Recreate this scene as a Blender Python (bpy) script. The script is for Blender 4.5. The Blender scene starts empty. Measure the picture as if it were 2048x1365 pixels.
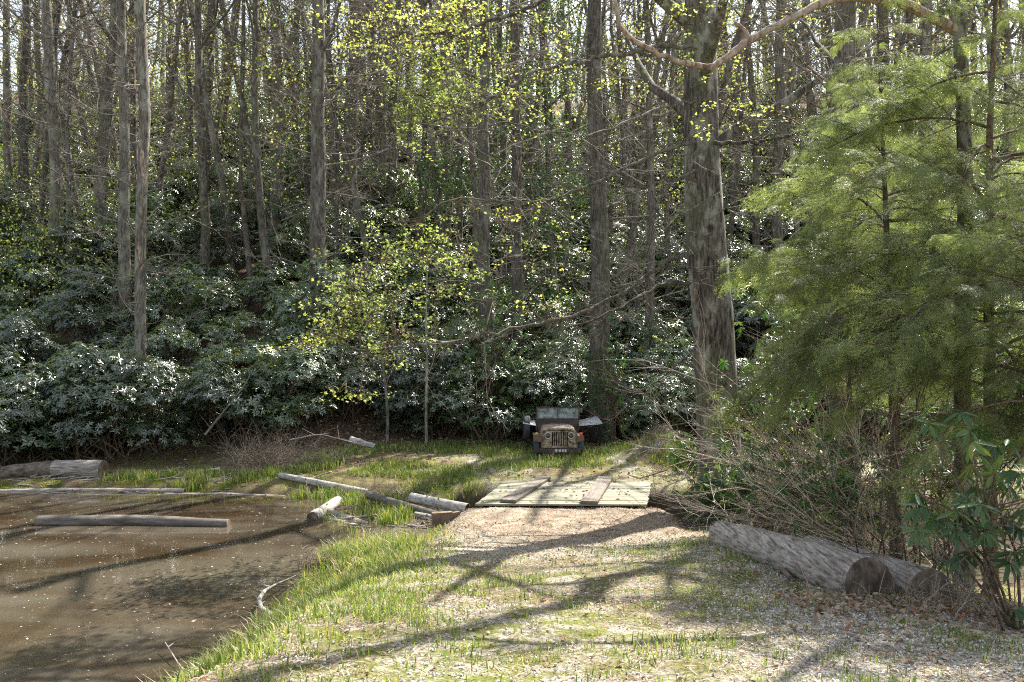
import bpy, math, random
import numpy as np
C = bpy.context.scene
rs = np.random.RandomState(7)
random.seed(7)
R = math.radians
# ---------------------------------------------------------------- camera, light, exposure
CZ = 3.5; F = 1700.0
cam_d = bpy.data.cameras.new('camera'); cam = bpy.data.objects.new('camera', cam_d)
C.collection.objects.link(cam); cam.location = (0, 0, CZ); cam.rotation_euler = (R(90), 0, 0)
cam_d.sensor_width = 36; cam_d.lens = F / 2048 * 36; cam_d.clip_start = .1; cam_d.clip_end = 2000
C.camera = cam
SUN_AZ, SUN_EL = 35.0, 50.0         # azimuth measured from +Y towards +X
w = bpy.data.worlds.new('World'); C.world = w; w.use_nodes = True
nt = w.node_tree; bgn = nt.nodes['Background']
sky = nt.nodes.new('ShaderNodeTexSky'); sky.sky_type = 'NISHITA'; sky.sun_disc = False
sky.sun_elevation = R(SUN_EL); sky.sun_rotation = R(SUN_AZ); sky.dust_density = 1.5
hs = nt.nodes.new('ShaderNodeHueSaturation'); hs.inputs['Saturation'].default_value = .55; nt.links.new(sky.outputs[0], hs.inputs['Color']); nt.links.new(hs.outputs[0], bgn.inputs[0]); bgn.inputs[1].default_value = 0.11
sd = bpy.data.lights.new('sun', 'SUN'); sd.energy = 5.0; sd.angle = R(.5); sd.color = (1, .955, .88)
so = bpy.data.objects.new('sun', sd); C.collection.objects.link(so)
so.rotation_euler = (R(90 - SUN_EL), 0, R(-SUN_AZ)); so.rotation_euler[0] = R(-(90 - SUN_EL)) * -1
so.rotation_mode = 'QUATERNION'
from mathutils import Vector
sv = Vector((math.sin(R(SUN_AZ)) * math.cos(R(SUN_EL)), math.cos(R(SUN_AZ)) * math.cos(R(SUN_EL)), math.sin(R(SUN_EL))))
so.rotation_quaternion = sv.to_track_quat('Z', 'Y')
C.view_settings.view_transform = 'Standard'; C.view_settings.look = 'None'
C.view_settings.exposure = 1.92; C.view_settings.gamma = 1.0
C.cycles.max_bounces = 6; C.cycles.diffuse_bounces = 3; C.cycles.glossy_bounces = 2
C.cycles.transmission_bounces = 4; C.cycles.transparent_max_bounces = 8
C.cycles.use_denoising = False; C.cycles.filter_width = 1.15
C.cycles.sample_clamp_indirect = 2.0
C.cycles.caustics_reflective = False; C.cycles.caustics_refractive = False

def W(px, py, Y):                    # a photograph pixel at a distance -> a point in metres
    return np.array([(px - 1024) / F * Y, Y, CZ - (py - 682.5) / F * Y])

# ---------------------------------------------------------------- noise and terrain
def _hash(i, j, s):
    n = (i * 374761393 + j * 668265263 + s * 1442695041) & 0xffffffff
    n = ((n ^ (n >> 13)) * 1274126177) & 0xffffffff
    return ((n ^ (n >> 16)) & 0xffff) / 65535.0
def vnoise(x, y, s=0):
    x = np.asarray(x, float); y = np.asarray(y, float)
    i = np.floor(x).astype(np.int64); j = np.floor(y).astype(np.int64)
    u = x - i; v = y - j; u = u * u * (3 - 2 * u); v = v * v * (3 - 2 * v)
    a = _hash(i, j, s); b = _hash(i + 1, j, s); c = _hash(i, j + 1, s); d = _hash(i + 1, j + 1, s)
    return (a * (1 - u) + b * u) * (1 - v) + (c * (1 - u) + d * u) * v
def fbm(x, y, o=4, s=0):
    t = 0; a = .5; k = 1.
    for q in range(o):
        t = t + a * vnoise(x * k, y * k, s + q); a *= .5; k *= 2.03
    return t
def sst(a, b, x):
    t = np.clip((x - a) / (b - a), 0, 1); return t * t * (3 - 2 * t)
WATER_Z = -.3
POND = np.array([(-60, -5), (-4.6, -2), (-4.2, 3), (-3.9, 6), (-3.47, 9.46), (-3.1, 12.5), (-3.2, 14.4), (-2.8, 15.8), (-3.2, 16.9),
                 (-4.1, 18.0), (-4.4, 19.0), (-3.6, 19.6), (-2.6, 19.9), (-2.8, 20.4), (-4.4, 20.8), (-5.8, 21.3), (-8, 21.9), (-14, 22.3), (-30, 23.2), (-60, 23)], float)
STREAM = np.array([(-1.7, 18.7), (3.2, 18.75), (4.6, 18.2), (7, 17.2), (13, 16), (30, 15), (30, 17), (13, 18), (7, 19.2), (4, 20.3), (-1.2, 20.4)], float)
def sdist(P, x, y):                  # positive outside, negative inside
    x = np.asarray(x, float); y = np.asarray(y, float)
    d = np.full(x.shape, 1e9); ins = np.zeros(x.shape, bool)
    n = len(P)
    for k in range(n):
        a = P[k]; b = P[(k + 1) % n]; e = b - a
        t = np.clip(((x - a[0]) * e[0] + (y - a[1]) * e[1]) / (e @ e), 0, 1)
        d = np.minimum(d, np.hypot(x - a[0] - t * e[0], y - a[1] - t * e[1]))
        c = (a[1] > y) != (b[1] > y)
        xx = a[0] + (y - a[1]) / (b[1] - a[1] + 1e-12) * e[0]
        ins ^= c & (x < xx)
    return np.where(ins, -d, d)
def hill0(x):
    return 25.6 + 1.6 * sst(-8, -2, x) + 1.2 * sst(-1, 2, x) - 2.5 * sst(7, 14, x)
def road_x(y):
    return .5 + .06 * np.clip(y - 8, 0, 12)
def H(x, y):
    x = np.asarray(x, float); y = np.asarray(y, float)
    zr = np.interp(y, [-30, 0, 5, 8.5, 10, 12, 14, 16, 17.6, 18.3, 20, 21.3, 24, 27, 30], [3.2, 1.9, 1.37, .96, .74, .42, .14, -.03, -.03, -.06, -.1, -.02, .16, .25, .3])
    side = np.abs(x - road_x(y))
    zr = zr - .55 * sst(2.9, 7, x - road_x(y)) * (1 - sst(16, 22, y)) - .28 * sst(1.9, 2.6, side) * sst(15, 17, y) * (1 - sst(18.5, 20.5, y))
    h = y - hill0(x) + 2.0 * (fbm(x * .09 + 5, y * .09, 3, 3) - .45)
    hill = np.where(h > 0, .54 * (np.sqrt(h * h + 4) - 2), 0)
    hill = np.where(hill > 25, 25 + (hill - 25) * .18, hill)
    zr = zr - .30 * sst(-4, -7, x) * sst(20, 22, y) * (1 - sst(24.5, 27, y)) - .12 * sst(-1.6, -2.4, x) * sst(16, 17.5, y) * (1 - sst(20, 21, y))
    hill = hill + (fbm(x * .12, y * .12, 3, 9) - .5) * 2.2 * sst(3, 14, h)
    z = zr + hill + (fbm(x * .7, y * .7, 4, 2) - .47) * .16
    z = z + .24 * np.exp(-((x - 3.2) / 1.1) ** 2 - ((y - 12.2) / 2.0) ** 2)
    dp = sdist(POND, x, y)
    near = 1 - sst(17, 20, y)
    wd = .55 + 1.5 * near
    z = z * sst(-.1, 1, dp / wd) + (WATER_Z - .02) * (1 - sst(-.1, 1, dp / wd))
    z = np.where(dp < .15, WATER_Z + .03 - .5 * sst(-.1, 1.6, -dp + .05), z)
    # muddy shelf with moss on the far left shore
    sh = np.exp(-((y - 21.9) / .9) ** 2) * sst(-3, -5, x) * sst(-18, -11, x)
    z = z + sh * (.1 + .12 * fbm(x * 1.3, y * 2, 3, 4)) * sst(-.6, .3, dp)
    ds = sdist(STREAM, x, y)
    z = np.where(ds < .6, np.minimum(z, -.95 + (z + .95) * sst(-.25, .6, ds)), z)
    # brush mound right of the vehicle
    z = z + .62 * np.exp(-((x - 4.35) / .95) ** 2 - ((y - 24.4) / .8) ** 2)
    return z

# ---------------------------------------------------------------- mesh helpers
class Geo:
    def __init__(s): s.v = []; s.q = []; s.t = []; s.n = 0
    def add(s, V, Q=None, T=None, m=0, r=None):
        V = np.asarray(V, float).reshape(-1, 3)
        r = random.random() if r is None else r
        if Q is not None and len(Q):
            Q = np.asarray(Q, np.int64) + s.n; s.q.append((Q, m, np.broadcast_to(np.asarray(r, float), (len(Q),))))
        if T is not None and len(T):
            T = np.asarray(T, np.int64) + s.n; s.t.append((T, m, np.broadcast_to(np.asarray(r, float), (len(T),))))
        s.v.append(V); s.n += len(V); return s
    def many(s, TV, TQ, M, P, m=0, r=None):   # template vertices/quads placed by n matrices and points
        n = len(P); k = len(TV)
        V = np.einsum('nij,kj->nki', M, TV) + P[:, None, :]
        Q = (TQ[None] + (np.arange(n) * k)[:, None, None]).reshape(-1, TQ.shape[1])
        if r is None: r = rs.rand(n)
        rr = np.repeat(r, len(TQ))
        if TQ.shape[1] == 4: s.add(V.reshape(-1, 3), Q=Q, m=m, r=rr)
        else: s.add(V.reshape(-1, 3), T=Q, m=m, r=rr)
        return s
    def box(s, c, d, rot=0, m=0, tilt=0, r=None):
        x, y, z = np.array(d) / 2
        V = np.array([(a * x, b * y, e * z) for a in (-1, 1) for b in (-1, 1) for e in (-1, 1)], float)
        cy, sy = math.cos(tilt), math.sin(tilt)
        V = V @ np.array([[cy, 0, -sy], [0, 1, 0], [sy, 0, cy]]).T
        cr, sr = math.cos(rot), math.sin(rot)
        V = V @ np.array([[cr, -sr, 0], [sr, cr, 0], [0, 0, 1]]).T + np.array(c)
        return s.add(V, Q=[(0, 1, 3, 2), (4, 6, 7, 5), (0, 4, 5, 1), (2, 3, 7, 6), (0, 2, 6, 4), (1, 5, 7, 3)], m=m, r=r)
    def tube(s, P, rad, n=6, cap=False, m=0, mc=None, wob=0, r=None):
        P = np.asarray(P, float); k = len(P); rad = np.broadcast_to(np.asarray(rad, float), (k,))
        d = np.gradient(P, axis=0); d /= np.linalg.norm(d, axis=1)[:, None] + 1e-9
        mean = d.mean(0); up = np.array([0, 0, 1.]) if abs(mean[2]) < .7 else np.array([0, 1., 0])
        a = np.cross(d, up); a /= np.linalg.norm(a, axis=1)[:, None] + 1e-9; b = np.cross(a, d)
        th = np.arange(n) / n * 2 * math.pi
        rr = rad[:, None] * (1 + (wob * (rs.rand(k, n) - .5) if wob else 0))
        V = P[:, None] + rr[..., None] * (a[:, None] * np.cos(th)[None, :, None] + b[:, None] * np.sin(th)[None, :, None])
        i = np.arange(k - 1)[:, None] * n; j = np.arange(n)[None]
        Q = np.stack([i + j, i + (j + 1) % n, i + n + (j + 1) % n, i + n + j], -1).reshape(-1, 4)
        s.add(V.reshape(-1, 3), Q=Q, m=m, r=r)
        if cap:
            for e, sgn in ((0, 1), (k - 1, -1)):
                ring = V[e]; c0 = ring.mean(0); fr = (1, .97, .82, .66, .5, .34, .18); nr = len(fr)
                off = rs.randn(3) * .04 * rad[e]
                vv = np.vstack([c0 + (ring - c0) * f_ + off * (1 - f_) * 3 - d[e] * sgn * (.004 + rs.rand() * .003 if f_ < 1 else 0) for f_ in fr] + [(c0 + off * 3 - d[e] * sgn * .006)[None]])
                c_i = nr * n; T = [((nr - 1) * n + q, c_i, (nr - 1) * n + (q + 1) % n) for q in range(n)]
                Q2 = [(a_ * n + q, (a_ + 1) * n + q, (a_ + 1) * n + (q + 1) % n, a_ * n + (q + 1) % n) for a_ in range(nr - 1) for q in range(n)]
                rq = np.repeat(rs.rand(nr - 1), n) + (rs.rand(n * (nr - 1)) - .5) * .5
                if sgn < 0: T = [t[::-1] for t in T]; Q2 = [t[::-1] for t in Q2]
                b0 = s.n; s.add(vv, Q=Q2, m=m if mc is None else mc, r=np.clip(rq, 0, 1)); s.t.append((np.array(T) + b0, m if mc is None else mc, np.full(n, .3)))
        return s
    def build(s, name, mats, parent=None, smooth=True):
        me = bpy.data.meshes.new(name)
        V = np.concatenate(s.v)
        q = np.concatenate([a[0] for a in s.q]) if s.q else np.zeros((0, 4), int)
        t = np.concatenate([a[0] for a in s.t]) if s.t else np.zeros((0, 3), int)
        me.vertices.add(len(V)); me.vertices.foreach_set('co', V.astype(np.float32).ravel())
        L = np.concatenate([q.ravel(), t.ravel()]).astype(np.int32)
        me.loops.add(len(L)); me.loops.foreach_set('vertex_index', L)
        me.polygons.add(len(q) + len(t))
        st = np.concatenate([np.arange(len(q)) * 4, len(q) * 4 + np.arange(len(t)) * 3]).astype(np.int32)
        me.polygons.foreach_set('loop_start', st)
        mi = np.concatenate([np.full(len(a[0]), a[1]) for a in s.q + s.t]).astype(np.int32)
        rr = np.concatenate([a[2] for a in s.q + s.t]).astype(np.float32)
        me.polygons.foreach_set('material_index', mi)
        me.polygons.foreach_set('use_smooth', np.full(len(mi), bool(smooth)))
        me.update(calc_edges=True)
        at = me.attributes.new('rnd', 'FLOAT', 'FACE'); at.data.foreach_set('value', rr)
        for mm in (mats if isinstance(mats, (list, tuple)) else [mats]): me.materials.append(mm)
        o = bpy.data.objects.new(name, me); C.collection.objects.link(o)
        if parent: o.parent = parent
        return o
def tag(o, label=None, cat=None, group=None, kind=None):
    if label: o['label'] = label
    if cat: o['category'] = cat
    if group: o['group'] = group
    if kind: o['kind'] = kind
    return o
def empty(name, loc, label, cat, group=None, rz=0):
    o = bpy.data.objects.new(name, None); C.collection.objects.link(o); o.empty_display_size = .2
    o.location = tuple(loc); o.rotation_euler = (0, 0, rz); return tag(o, label, cat, group)
def copy_of(o, parent):
    c = o.copy(); C.collection.objects.link(c); c.parent = parent; return c
def basis(d, n):                      # columns: d, n x d, n  (n orthogonalised)
    d = d / (np.linalg.norm(d, axis=1)[:, None] + 1e-9)
    n = n - d * (n * d).sum(1)[:, None]; n = n / (np.linalg.norm(n, axis=1)[:, None] + 1e-9)
    return np.stack([d, np.cross(n, d), n], -1)
def rdir(n): 
    v = rs.randn(n, 3); return v / np.linalg.norm(v, axis=1)[:, None]

# ---------------------------------------------------------------- materials
def mat(name):
    m = bpy.data.materials.new(name); m.use_nodes = True
    return m, m.node_tree, m.node_tree.nodes['Principled BSDF']
def N(nt, t, **k):
    n = nt.nodes.new(t)
    for a, b in k.items():
        if a.startswith('i_'): n.inputs[int(a[2:])].default_value = b
        else: setattr(n, a, b)
    return n
def ramp(nt, src, stops):
    r = nt.nodes.new('ShaderNodeValToRGB'); e = r.color_ramp.elements
    while len(e) < len(stops): e.new(.5)
    for k, (p, c) in enumerate(stops):
        e[k].position = p; e[k].color = tuple(c) + (1,) if len(c) == 3 else c
    nt.links.new(src, r.inputs[0]); return r.outputs[0]
def noise(nt, vec, scale, detail=5, rough=.6, dist=0):
    n = nt.nodes.new('ShaderNodeTexNoise'); n.inputs['Scale'].default_value = scale; n.inputs['Detail'].default_value = detail
    n.inputs['Roughness'].default_value = rough; n.inputs['Distortion'].default_value = dist
    if vec is not None: nt.links.new(vec, n.inputs['Vector'])
    return n.outputs['Fac']
def coords(nt, sc=(1, 1, 1), kind='Object'):
    tc = nt.nodes.new('ShaderNodeTexCoord'); mp = nt.nodes.new('ShaderNodeMapping'); mp.inputs['Scale'].default_value = sc
    nt.links.new(tc.outputs[kind], mp.inputs[0]); return mp.outputs[0]
def mixc(nt, f, a, b, mode='MIX'):
    m = nt.nodes.new('ShaderNodeMix'); m.data_type = 'RGBA'; m.blend_type = mode
    for s, v in ((m.inputs[0], f), (m.inputs[6], a), (m.inputs[7], b)):
        if isinstance(v, (int, float)): s.default_value = v
        elif isinstance(v, tuple): s.default_value = tuple(v) + (1,) if len(v) == 3 else v
        else: nt.links.new(v, s)
    return m.outputs[2]
def bump(nt, bs, h, s=.5, d=.02):
    b = nt.nodes.new('ShaderNodeBump'); b.inputs['Strength'].default_value = s; b.inputs['Distance'].default_value = d
    nt.links.new(h, b.inputs['Height']); nt.links.new(b.outputs[0], bs.inputs['Normal'])
def math_(nt, op, a, b=0.):
    m = nt.nodes.new('ShaderNodeMath'); m.operation = op
    for s, v in ((m.inputs[0], a), (m.inputs[1], b)):
        if isinstance(v, (int, float)): s.default_value = v
        else: nt.links.new(v, s)
    return m.outputs[0]
def leaf_mat(name, stops, rough=.4, trans=.3, tcol=None, spec=.5, objvar=True):
    m, nt, bs = mat(name)
    a = nt.nodes.new('ShaderNodeAttribute'); a.attribute_name = 'rnd'
    col = ramp(nt, a.outputs['Fac'], stops)
    if objvar:
        oi = nt.nodes.new('ShaderNodeObjectInfo')
        v = math_(nt, 'MULTIPLY_ADD', oi.outputs['Random'], .75); v.node.inputs[2].default_value = .6
        hs = nt.nodes.new('ShaderNodeHueSaturation'); nt.links.new(col, hs.inputs['Color']); nt.links.new(v, hs.inputs['Value'])
        col = hs.outputs[0]
    nt.links.new(col, bs.inputs['Base Color'])
    bs.inputs['Roughness'].default_value = rough; bs.inputs['Specular IOR Level'].default_value = spec
    if trans > 0:
        tr = nt.nodes.new('ShaderNodeBsdfTranslucent')
        tc = mixc(nt, 1.0, col, tcol or (1.6, 1.7, .8), 'MULTIPLY'); nt.links.new(tc, tr.inputs[0])
        mx = nt.nodes.new('ShaderNodeMixShader'); mx.inputs[0].default_value = trans
        nt.links.new(bs.outputs[0], mx.inputs[1]); nt.links.new(tr.outputs[0], mx.inputs[2])
        nt.links.new(mx.outputs[0], nt.nodes['Material Output'].inputs[0])
    return m
def bark_mat(name, c1, c2, c3, lichen=.0, scale=1., z=.18):
    m, nt, bs = mat(name)
    v = coords(nt, (1, 1, z)); oi = nt.nodes.new('ShaderNodeObjectInfo')
    va = nt.nodes.new('ShaderNodeVectorMath'); va.operation = 'ADD'; nt.links.new(v, va.inputs[0]); nt.links.new(oi.outputs['Location'], va.inputs[1])
    f = noise(nt, va.outputs[0], 22 * scale, 6, .7, .4)
    col = ramp(nt, f, [(.38, c1), (.5, c2), (.64, c3)])
    v2 = coords(nt, (1, 1, .5)); va2 = nt.nodes.new('ShaderNodeVectorMath'); va2.operation = 'ADD'
    nt.links.new(v2, va2.inputs[0]); nt.links.new(oi.outputs['Location'], va2.inputs[1])
    l = noise(nt, va2.outputs[0], 3.2, 6, .65)
    lm = ramp(nt, l, [(.56 - lichen * .14, (0, 0, 0)), (.64 - lichen * .1, (1, 1, 1))])
    lf = math_(nt, 'MULTIPLY', lm, .25 + .6 * lichen)
    col = mixc(nt, lf, col, (.31, .31, .25))
    g = noise(nt, va2.outputs[0], 1.1, 3, .5)
    gm = math_(nt, 'MULTIPLY', ramp(nt, g, [(.5, (0, 0, 0)), (.7, (1, 1, 1))]), .35)
    col = mixc(nt, gm, col, (.10, .12, .05))
    hs = nt.nodes.new('ShaderNodeHueSaturation'); nt.links.new(col, hs.inputs['Color'])
    vv = math_(nt, 'MULTIPLY_ADD', oi.outputs['Random'], .6); vv.node.inputs[2].default_value = .7; nt.links.new(vv, hs.inputs['Value'])
    nt.links.new(hs.outputs[0], bs.inputs['Base Color']); bs.inputs['Roughness'].default_value = .9
    bs.inputs['Specular IOR Level'].default_value = .2
    bump(nt, bs, f, .9, .03); return m
M = {}
M['bark'] = bark_mat('bark', (.035, .029, .022), (.105, .088, .07), (.19, .165, .135), .3)
M['bark_pale'] = bark_mat('bark_pale', (.05, .042, .032), (.14, .12, .095), (.24, .215, .175), .55)
M['bark_big'] = bark_mat('bark_big', (.018, .015, .012), (.068, .056, .044), (.15, .125, .10), .4, .75)
M['twig'] = bark_mat('twig', (.12, .09, .07), (.22, .18, .15), (.32, .28, .24), .3, 1, 1)
M['twig_pale'] = bark_mat('twig_pale', (.32, .24, .18), (.48, .385, .31), (.60, .52, .44), .1, 1, 1)
M['deadwood'] = bark_mat('deadwood', (.10, .065, .045), (.23, .17, .125), (.36, .29, .22), .1, .7, .3)
M['brown_stem'] = bark_mat('brown_stem', (.05, .03, .02), (.11, .075, .05), (.19, .14, .10), .1, 1, .6)
M['rhodo'] = leaf_mat('rhododendron_leaf', [(0, (.046, .068, .036)), (.5, (.084, .118, .058)), (.88, (.15, .19, .085)), (.95, (.16, .15, .035)), (1, (.20, .13, .05))], .36, .30, (1.6, 1.7, .7), 1.0)
for b_ in [M['rhodo'].node_tree.nodes['Principled BSDF']]: b_.inputs['Coat Weight'].default_value = .8; b_.inputs['Coat Roughness'].default_value = .27; b_.inputs['Coat IOR'].default_value = 1.6
M['rhodo_near'] = leaf_mat('near_rhododendron_leaf', [(0, (.03, .066, .022)), (.6, (.055, .115, .034)), (.86, (.11, .17, .04)), (1, (.32, .29, .05))], .42, .28, (1.7, 1.9, .6), .35)
M['hemlock'] = leaf_mat('hemlock_needles', [(0, (.075, .098, .045)), (.5, (.135, .165, .068)), (.85, (.225, .25, .095)), (1, (.34, .35, .13))], .5, .46, (1.4, 1.5, .9), .28)
M['maple'] = leaf_mat('young_maple_leaf', [(0, (.11, .155, .055)), (.45, (.20, .25, .075)), (.75, (.34, .36, .11)), (1, (.45, .44, .16))], .5, .48, (1.4, 1.4, .8), .3, False)
M['far_leaf'] = leaf_mat('spring_leaf', [(0, (.14, .19, .05)), (.5, (.25, .31, .08)), (.8, (.38, .37, .12)), (1, (.42, .30, .15))], .6, .5, (1.4, 1.4, .9), .2)
M['pine_leaf'] = leaf_mat('far_evergreen_leaf', [(0, (.03, .06, .022)), (1, (.08, .13, .045))], .5, .25, (1.5, 1.6, .8), .3)
M['grass'] = leaf_mat('grass_blade', [(0, (.06, .105, .022)), (.45, (.12, .175, .035)), (.72, (.21, .26, .055)), (.86, (.36, .33, .14)), (1, (.42, .33, .20))], .5, .35, (1.4, 1.5, .6), .3, False)
M['dry'] = leaf_mat('dead_leaf', [(0, (.10, .06, .035)), (.5, (.22, .155, .095)), (.88, (.38, .31, .22)), (1, (.34, .12, .05))], .7, .15, (1.3, 1.1, .8), .2, False)
M['straw'] = leaf_mat('dry_stem', [(0, (.16, .11, .08)), (1, (.38, .31, .24))], .8, .1, (1, 1, 1), .2, False)
M['moss'] = leaf_mat('moss', [(0, (.10, .14, .02)), (1, (.26, .28, .03))], .9, .2, (1.4, 1.4, .6), .1, False)

# ground
def ground_mat():
    m, nt, bs = mat('ground')
    v = coords(nt)
    big = noise(nt, v, .55, 4, .6); mid = noise(nt, v, 2.6, 6, .65); fine = noise(nt, v, 26, 6, .75); vf = noise(nt, v, 90, 3, .7)
    gravel = ramp(nt, fine, [(.34, (.075, .06, .038)), (.46, (.21, .18, .125)), (.55, (.39, .355, .28)), (.66, (.64, .61, .53))])
    dirt = ramp(nt, math_(nt, 'MULTIPLY_ADD', mid, .55, ), [(.34, (.07, .052, .036)), (.47, (.21, .16, .115)), (.58, (.34, .275, .20)), (.7, (.48, .41, .31))])
    dirt_n = [q for q in nt.nodes if q.type == 'MATH' and q.operation == 'MULTIPLY_ADD'][-1]; fh_ = math_(nt, 'MULTIPLY', fine, .45); nt.links.new(fh_, dirt_n.inputs[2])
    litter = ramp(nt, fine, [(.3, (.05, .035, .022)), (.5, (.13, .088, .058)), (.72, (.26, .18, .12))])
    moss = ramp(nt, fine, [(.3, (.06, .065, .018)), (.55, (.17, .18, .04)), (.8, (.32, .32, .09))])
    sx = nt.nodes.new('ShaderNodeSeparateXYZ'); nt.links.new(v, sx.inputs[0])
    X, Y, Z = sx.outputs
    # distance from the track's centre line
    cx = math_(nt, 'MULTIPLY_ADD', math_(nt, 'MAXIMUM', math_(nt, 'SUBTRACT', Y, 8.), 0.), .06); cx.node.inputs[2].default_value = .7
    off = math_(nt, 'ABSOLUTE', math_(nt, 'SUBTRACT', X, cx))
    offn = math_(nt, 'ADD', off, math_(nt, 'MULTIPLY', math_(nt, 'SUBTRACT', mid, .5), 2.4))
    track = ramp(nt, math_(nt, 'MULTIPLY', offn, .2), [(.38, (1, 1, 1)), (.62, (0, 0, 0))])
    col = mixc(nt, ramp(nt, mid, [(.44, (0, 0, 0)), (.56, (1, 1, 1))]), gravel, moss)
    litm = ramp(nt, big, [(.42, (0, 0, 0)), (.62, (1, 1, 1))])
    col = mixc(nt, math_(nt, 'MULTIPLY', litm, .6), col, litter)
    col2 = mixc(nt, ramp(nt, mid, [(.42, (0, 0, 0)), (.58, (1, 1, 1))]), litter, moss)
    col = mixc(nt, track, col2, col)
    # bare gravel towards the right and the camera
    gx = math_(nt, 'ADD', math_(nt, 'SUBTRACT', X, math_(nt, 'MULTIPLY', Y, .25)), math_(nt, 'MULTIPLY', mid, 2.0))
    gm = ramp(nt, math_(nt, 'MULTIPLY', gx, .3), [(.30, (0, 0, 0)), (.55, (1, 1, 1))])
    gm = math_(nt, 'MULTIPLY', gm, ramp(nt, math_(nt, 'MULTIPLY', Y, .1), [(.78, (1, 1, 1)), (.95, (0, 0, 0))]))
    col = mixc(nt, gm, col, gravel)
    gy = ramp(nt, math_(nt, 'MULTIPLY', math_(nt, 'ADD', Y, math_(nt, 'MULTIPLY', mid, 2.5)), .05), [(.60, (0, 0, 0)), (.70, (1, 1, 1))])
    gy = math_(nt, 'MULTIPLY', math_(nt, 'MULTIPLY', gy, track), ramp(nt, math_(nt, 'MULTIPLY', Y, .05), [(.93, (1, 1, 1)), (.95, (0, 0, 0))]))
    col = mixc(nt, math_(nt, 'MULTIPLY', gy, .9), col, gravel)
    # sandy ramp before the deck
    dy = math_(nt, 'ADD', Y, math_(nt, 'MULTIPLY', big, 3.2))
    dm = ramp(nt, math_(nt, 'MULTIPLY', dy, .05), [(.775, (0, 0, 0)), (.84, (1, 1, 1))])
    dm = math_(nt, 'MULTIPLY', dm, ramp(nt, math_(nt, 'MULTIPLY', Y, .05), [(.93, (1, 1, 1)), (.95, (0, 0, 0))]))
    dm = math_(nt, 'MULTIPLY', dm, track)
    col = mixc(nt, dm, col, dirt)
    # far bank and forest floor
    far = ramp(nt, math_(nt, 'MULTIPLY', math_(nt, 'ADD', Y, math_(nt, 'MULTIPLY', mid, 1.5)), .02), [(.42, (0, 0, 0)), (.46, (1, 1, 1))])
    fcol = mixc(nt, ramp(nt, mid, [(.4, (0, 0, 0)), (.55, (1, 1, 1))]), moss, mixc(nt, math_(nt, 'MULTIPLY', ramp(nt, big, [(.45, (0, 0, 0)), (.55, (1, 1, 1))]), ramp(nt, math_(nt, 'ADD', math_(nt, 'MULTIPLY', X, .1), .6), [(.3, (0, 0, 0)), (.5, (1, 1, 1))])), litter, gravel))
    col = mixc(nt, far, col, fcol)
    hill = ramp(nt, math_(nt, 'MULTIPLY', Y, .02), [(.50, (0, 0, 0)), (.54, (1, 1, 1))])
    col = mixc(nt, hill, col, litter)
    wet = ramp(nt, math_(nt, 'ADD', Z, .5), [(.18, (1, 1, 1)), (.36, (0, 0, 0))])
    col = mixc(nt, math_(nt, 'MULTIPLY', wet, .8), col, (.045, .03, .018))
    nt.links.new(col, bs.inputs['Base Color']); bs.inputs['Roughness'].default_value = .95
    bs.inputs['Specular IOR Level'].default_value = .15
    bump(nt, bs, math_(nt, 'ADD', fine, math_(nt, 'MULTIPLY', vf, .4)), 1.0, .035)
    return m
M['ground'] = ground_mat()
def water_mat():
    m, nt, bs = mat('pond_water')
    v = coords(nt)
    big = noise(nt, coords(nt, (.4, 1.1, 1)), .8, 2, .5, .4); sp = noise(nt, v, 55, 2, .6); sp2 = noise(nt, v, 21, 2, .5); 
    base = ramp(nt, big, [(.35, (.024, .0135, .0055)), (.65, (.040, .024, .011))])
    film = ramp(nt, noise(nt, coords(nt, (.35, 1.0, 1)), .9, 2, .5, .5), [(.36, (.1, .1, .1)), (.66, (1, 1, 1))])
    col = mixc(nt, math_(nt, 'MULTIPLY', film, .62), base, (.092, .083, .062))
    dust = ramp(nt, sp, [(.60, (0, 0, 0)), (.68, (1, 1, 1))])
    col = mixc(nt, math_(nt, 'MULTIPLY', dust, .15), col, (.26, .25, .20))
    fl = ramp(nt, sp2, [(.75, (0, 0, 0)), (.77, (1, 1, 1))])
    col = mixc(nt, fl, col, (.72, .70, .60))
    nt.links.new(col, bs.inputs['Base Color'])
    rr = math_(nt, 'MULTIPLY_ADD', math_(nt, 'ADD', fl, math_(nt, 'MULTIPLY', dust, .4)), .5); rr.node.inputs[2].default_value = .06
    nt.links.new(rr, bs.inputs['Roughness']); bs.inputs['IOR'].default_value = 1.42; bs.inputs['Specular IOR Level'].default_value = .7
    v2 = coords(nt, (1, .6, 1))
    bump(nt, bs, noise(nt, v2, 2.6, 3, .5), .05, .05)
    return m
M['water'] = water_mat()
def wood_mat(name, stops, axis_scale=(1, 1, 1), sc=14, rough=.8, objv=True, bs_=.5):
    m, nt, bs = mat(name)
    v = coords(nt, axis_scale); f = noise(nt, v, sc, 7, .7, .3)
    col = ramp(nt, f, stops)
    a = nt.nodes.new('ShaderNodeAttribute'); a.attribute_name = 'rnd'
    hs = nt.nodes.new('ShaderNodeHueSaturation'); nt.links.new(col, hs.inputs['Color'])
    vv = math_(nt, 'MULTIPLY_ADD', a.outputs['Fac'], .35); vv.node.inputs[2].default_value = .82; nt.links.new(vv, hs.inputs['Value'])
    st = ramp(nt, noise(nt, coords(nt), 2.3, 5, .6), [(.45, (0, 0, 0)), (.7, (1, 1, 1))])
    c2 = mixc(nt, math_(nt, 'MULTIPLY', st, .35), hs.outputs[0], (.10, .08, .06))
    nt.links.new(c2, bs.inputs['Base Color']); bs.inputs['Roughness'].default_value = rough; bs.inputs['Specular IOR Level'].default_value = .3
    bump(nt, bs, f, bs_, .012); return m
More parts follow.
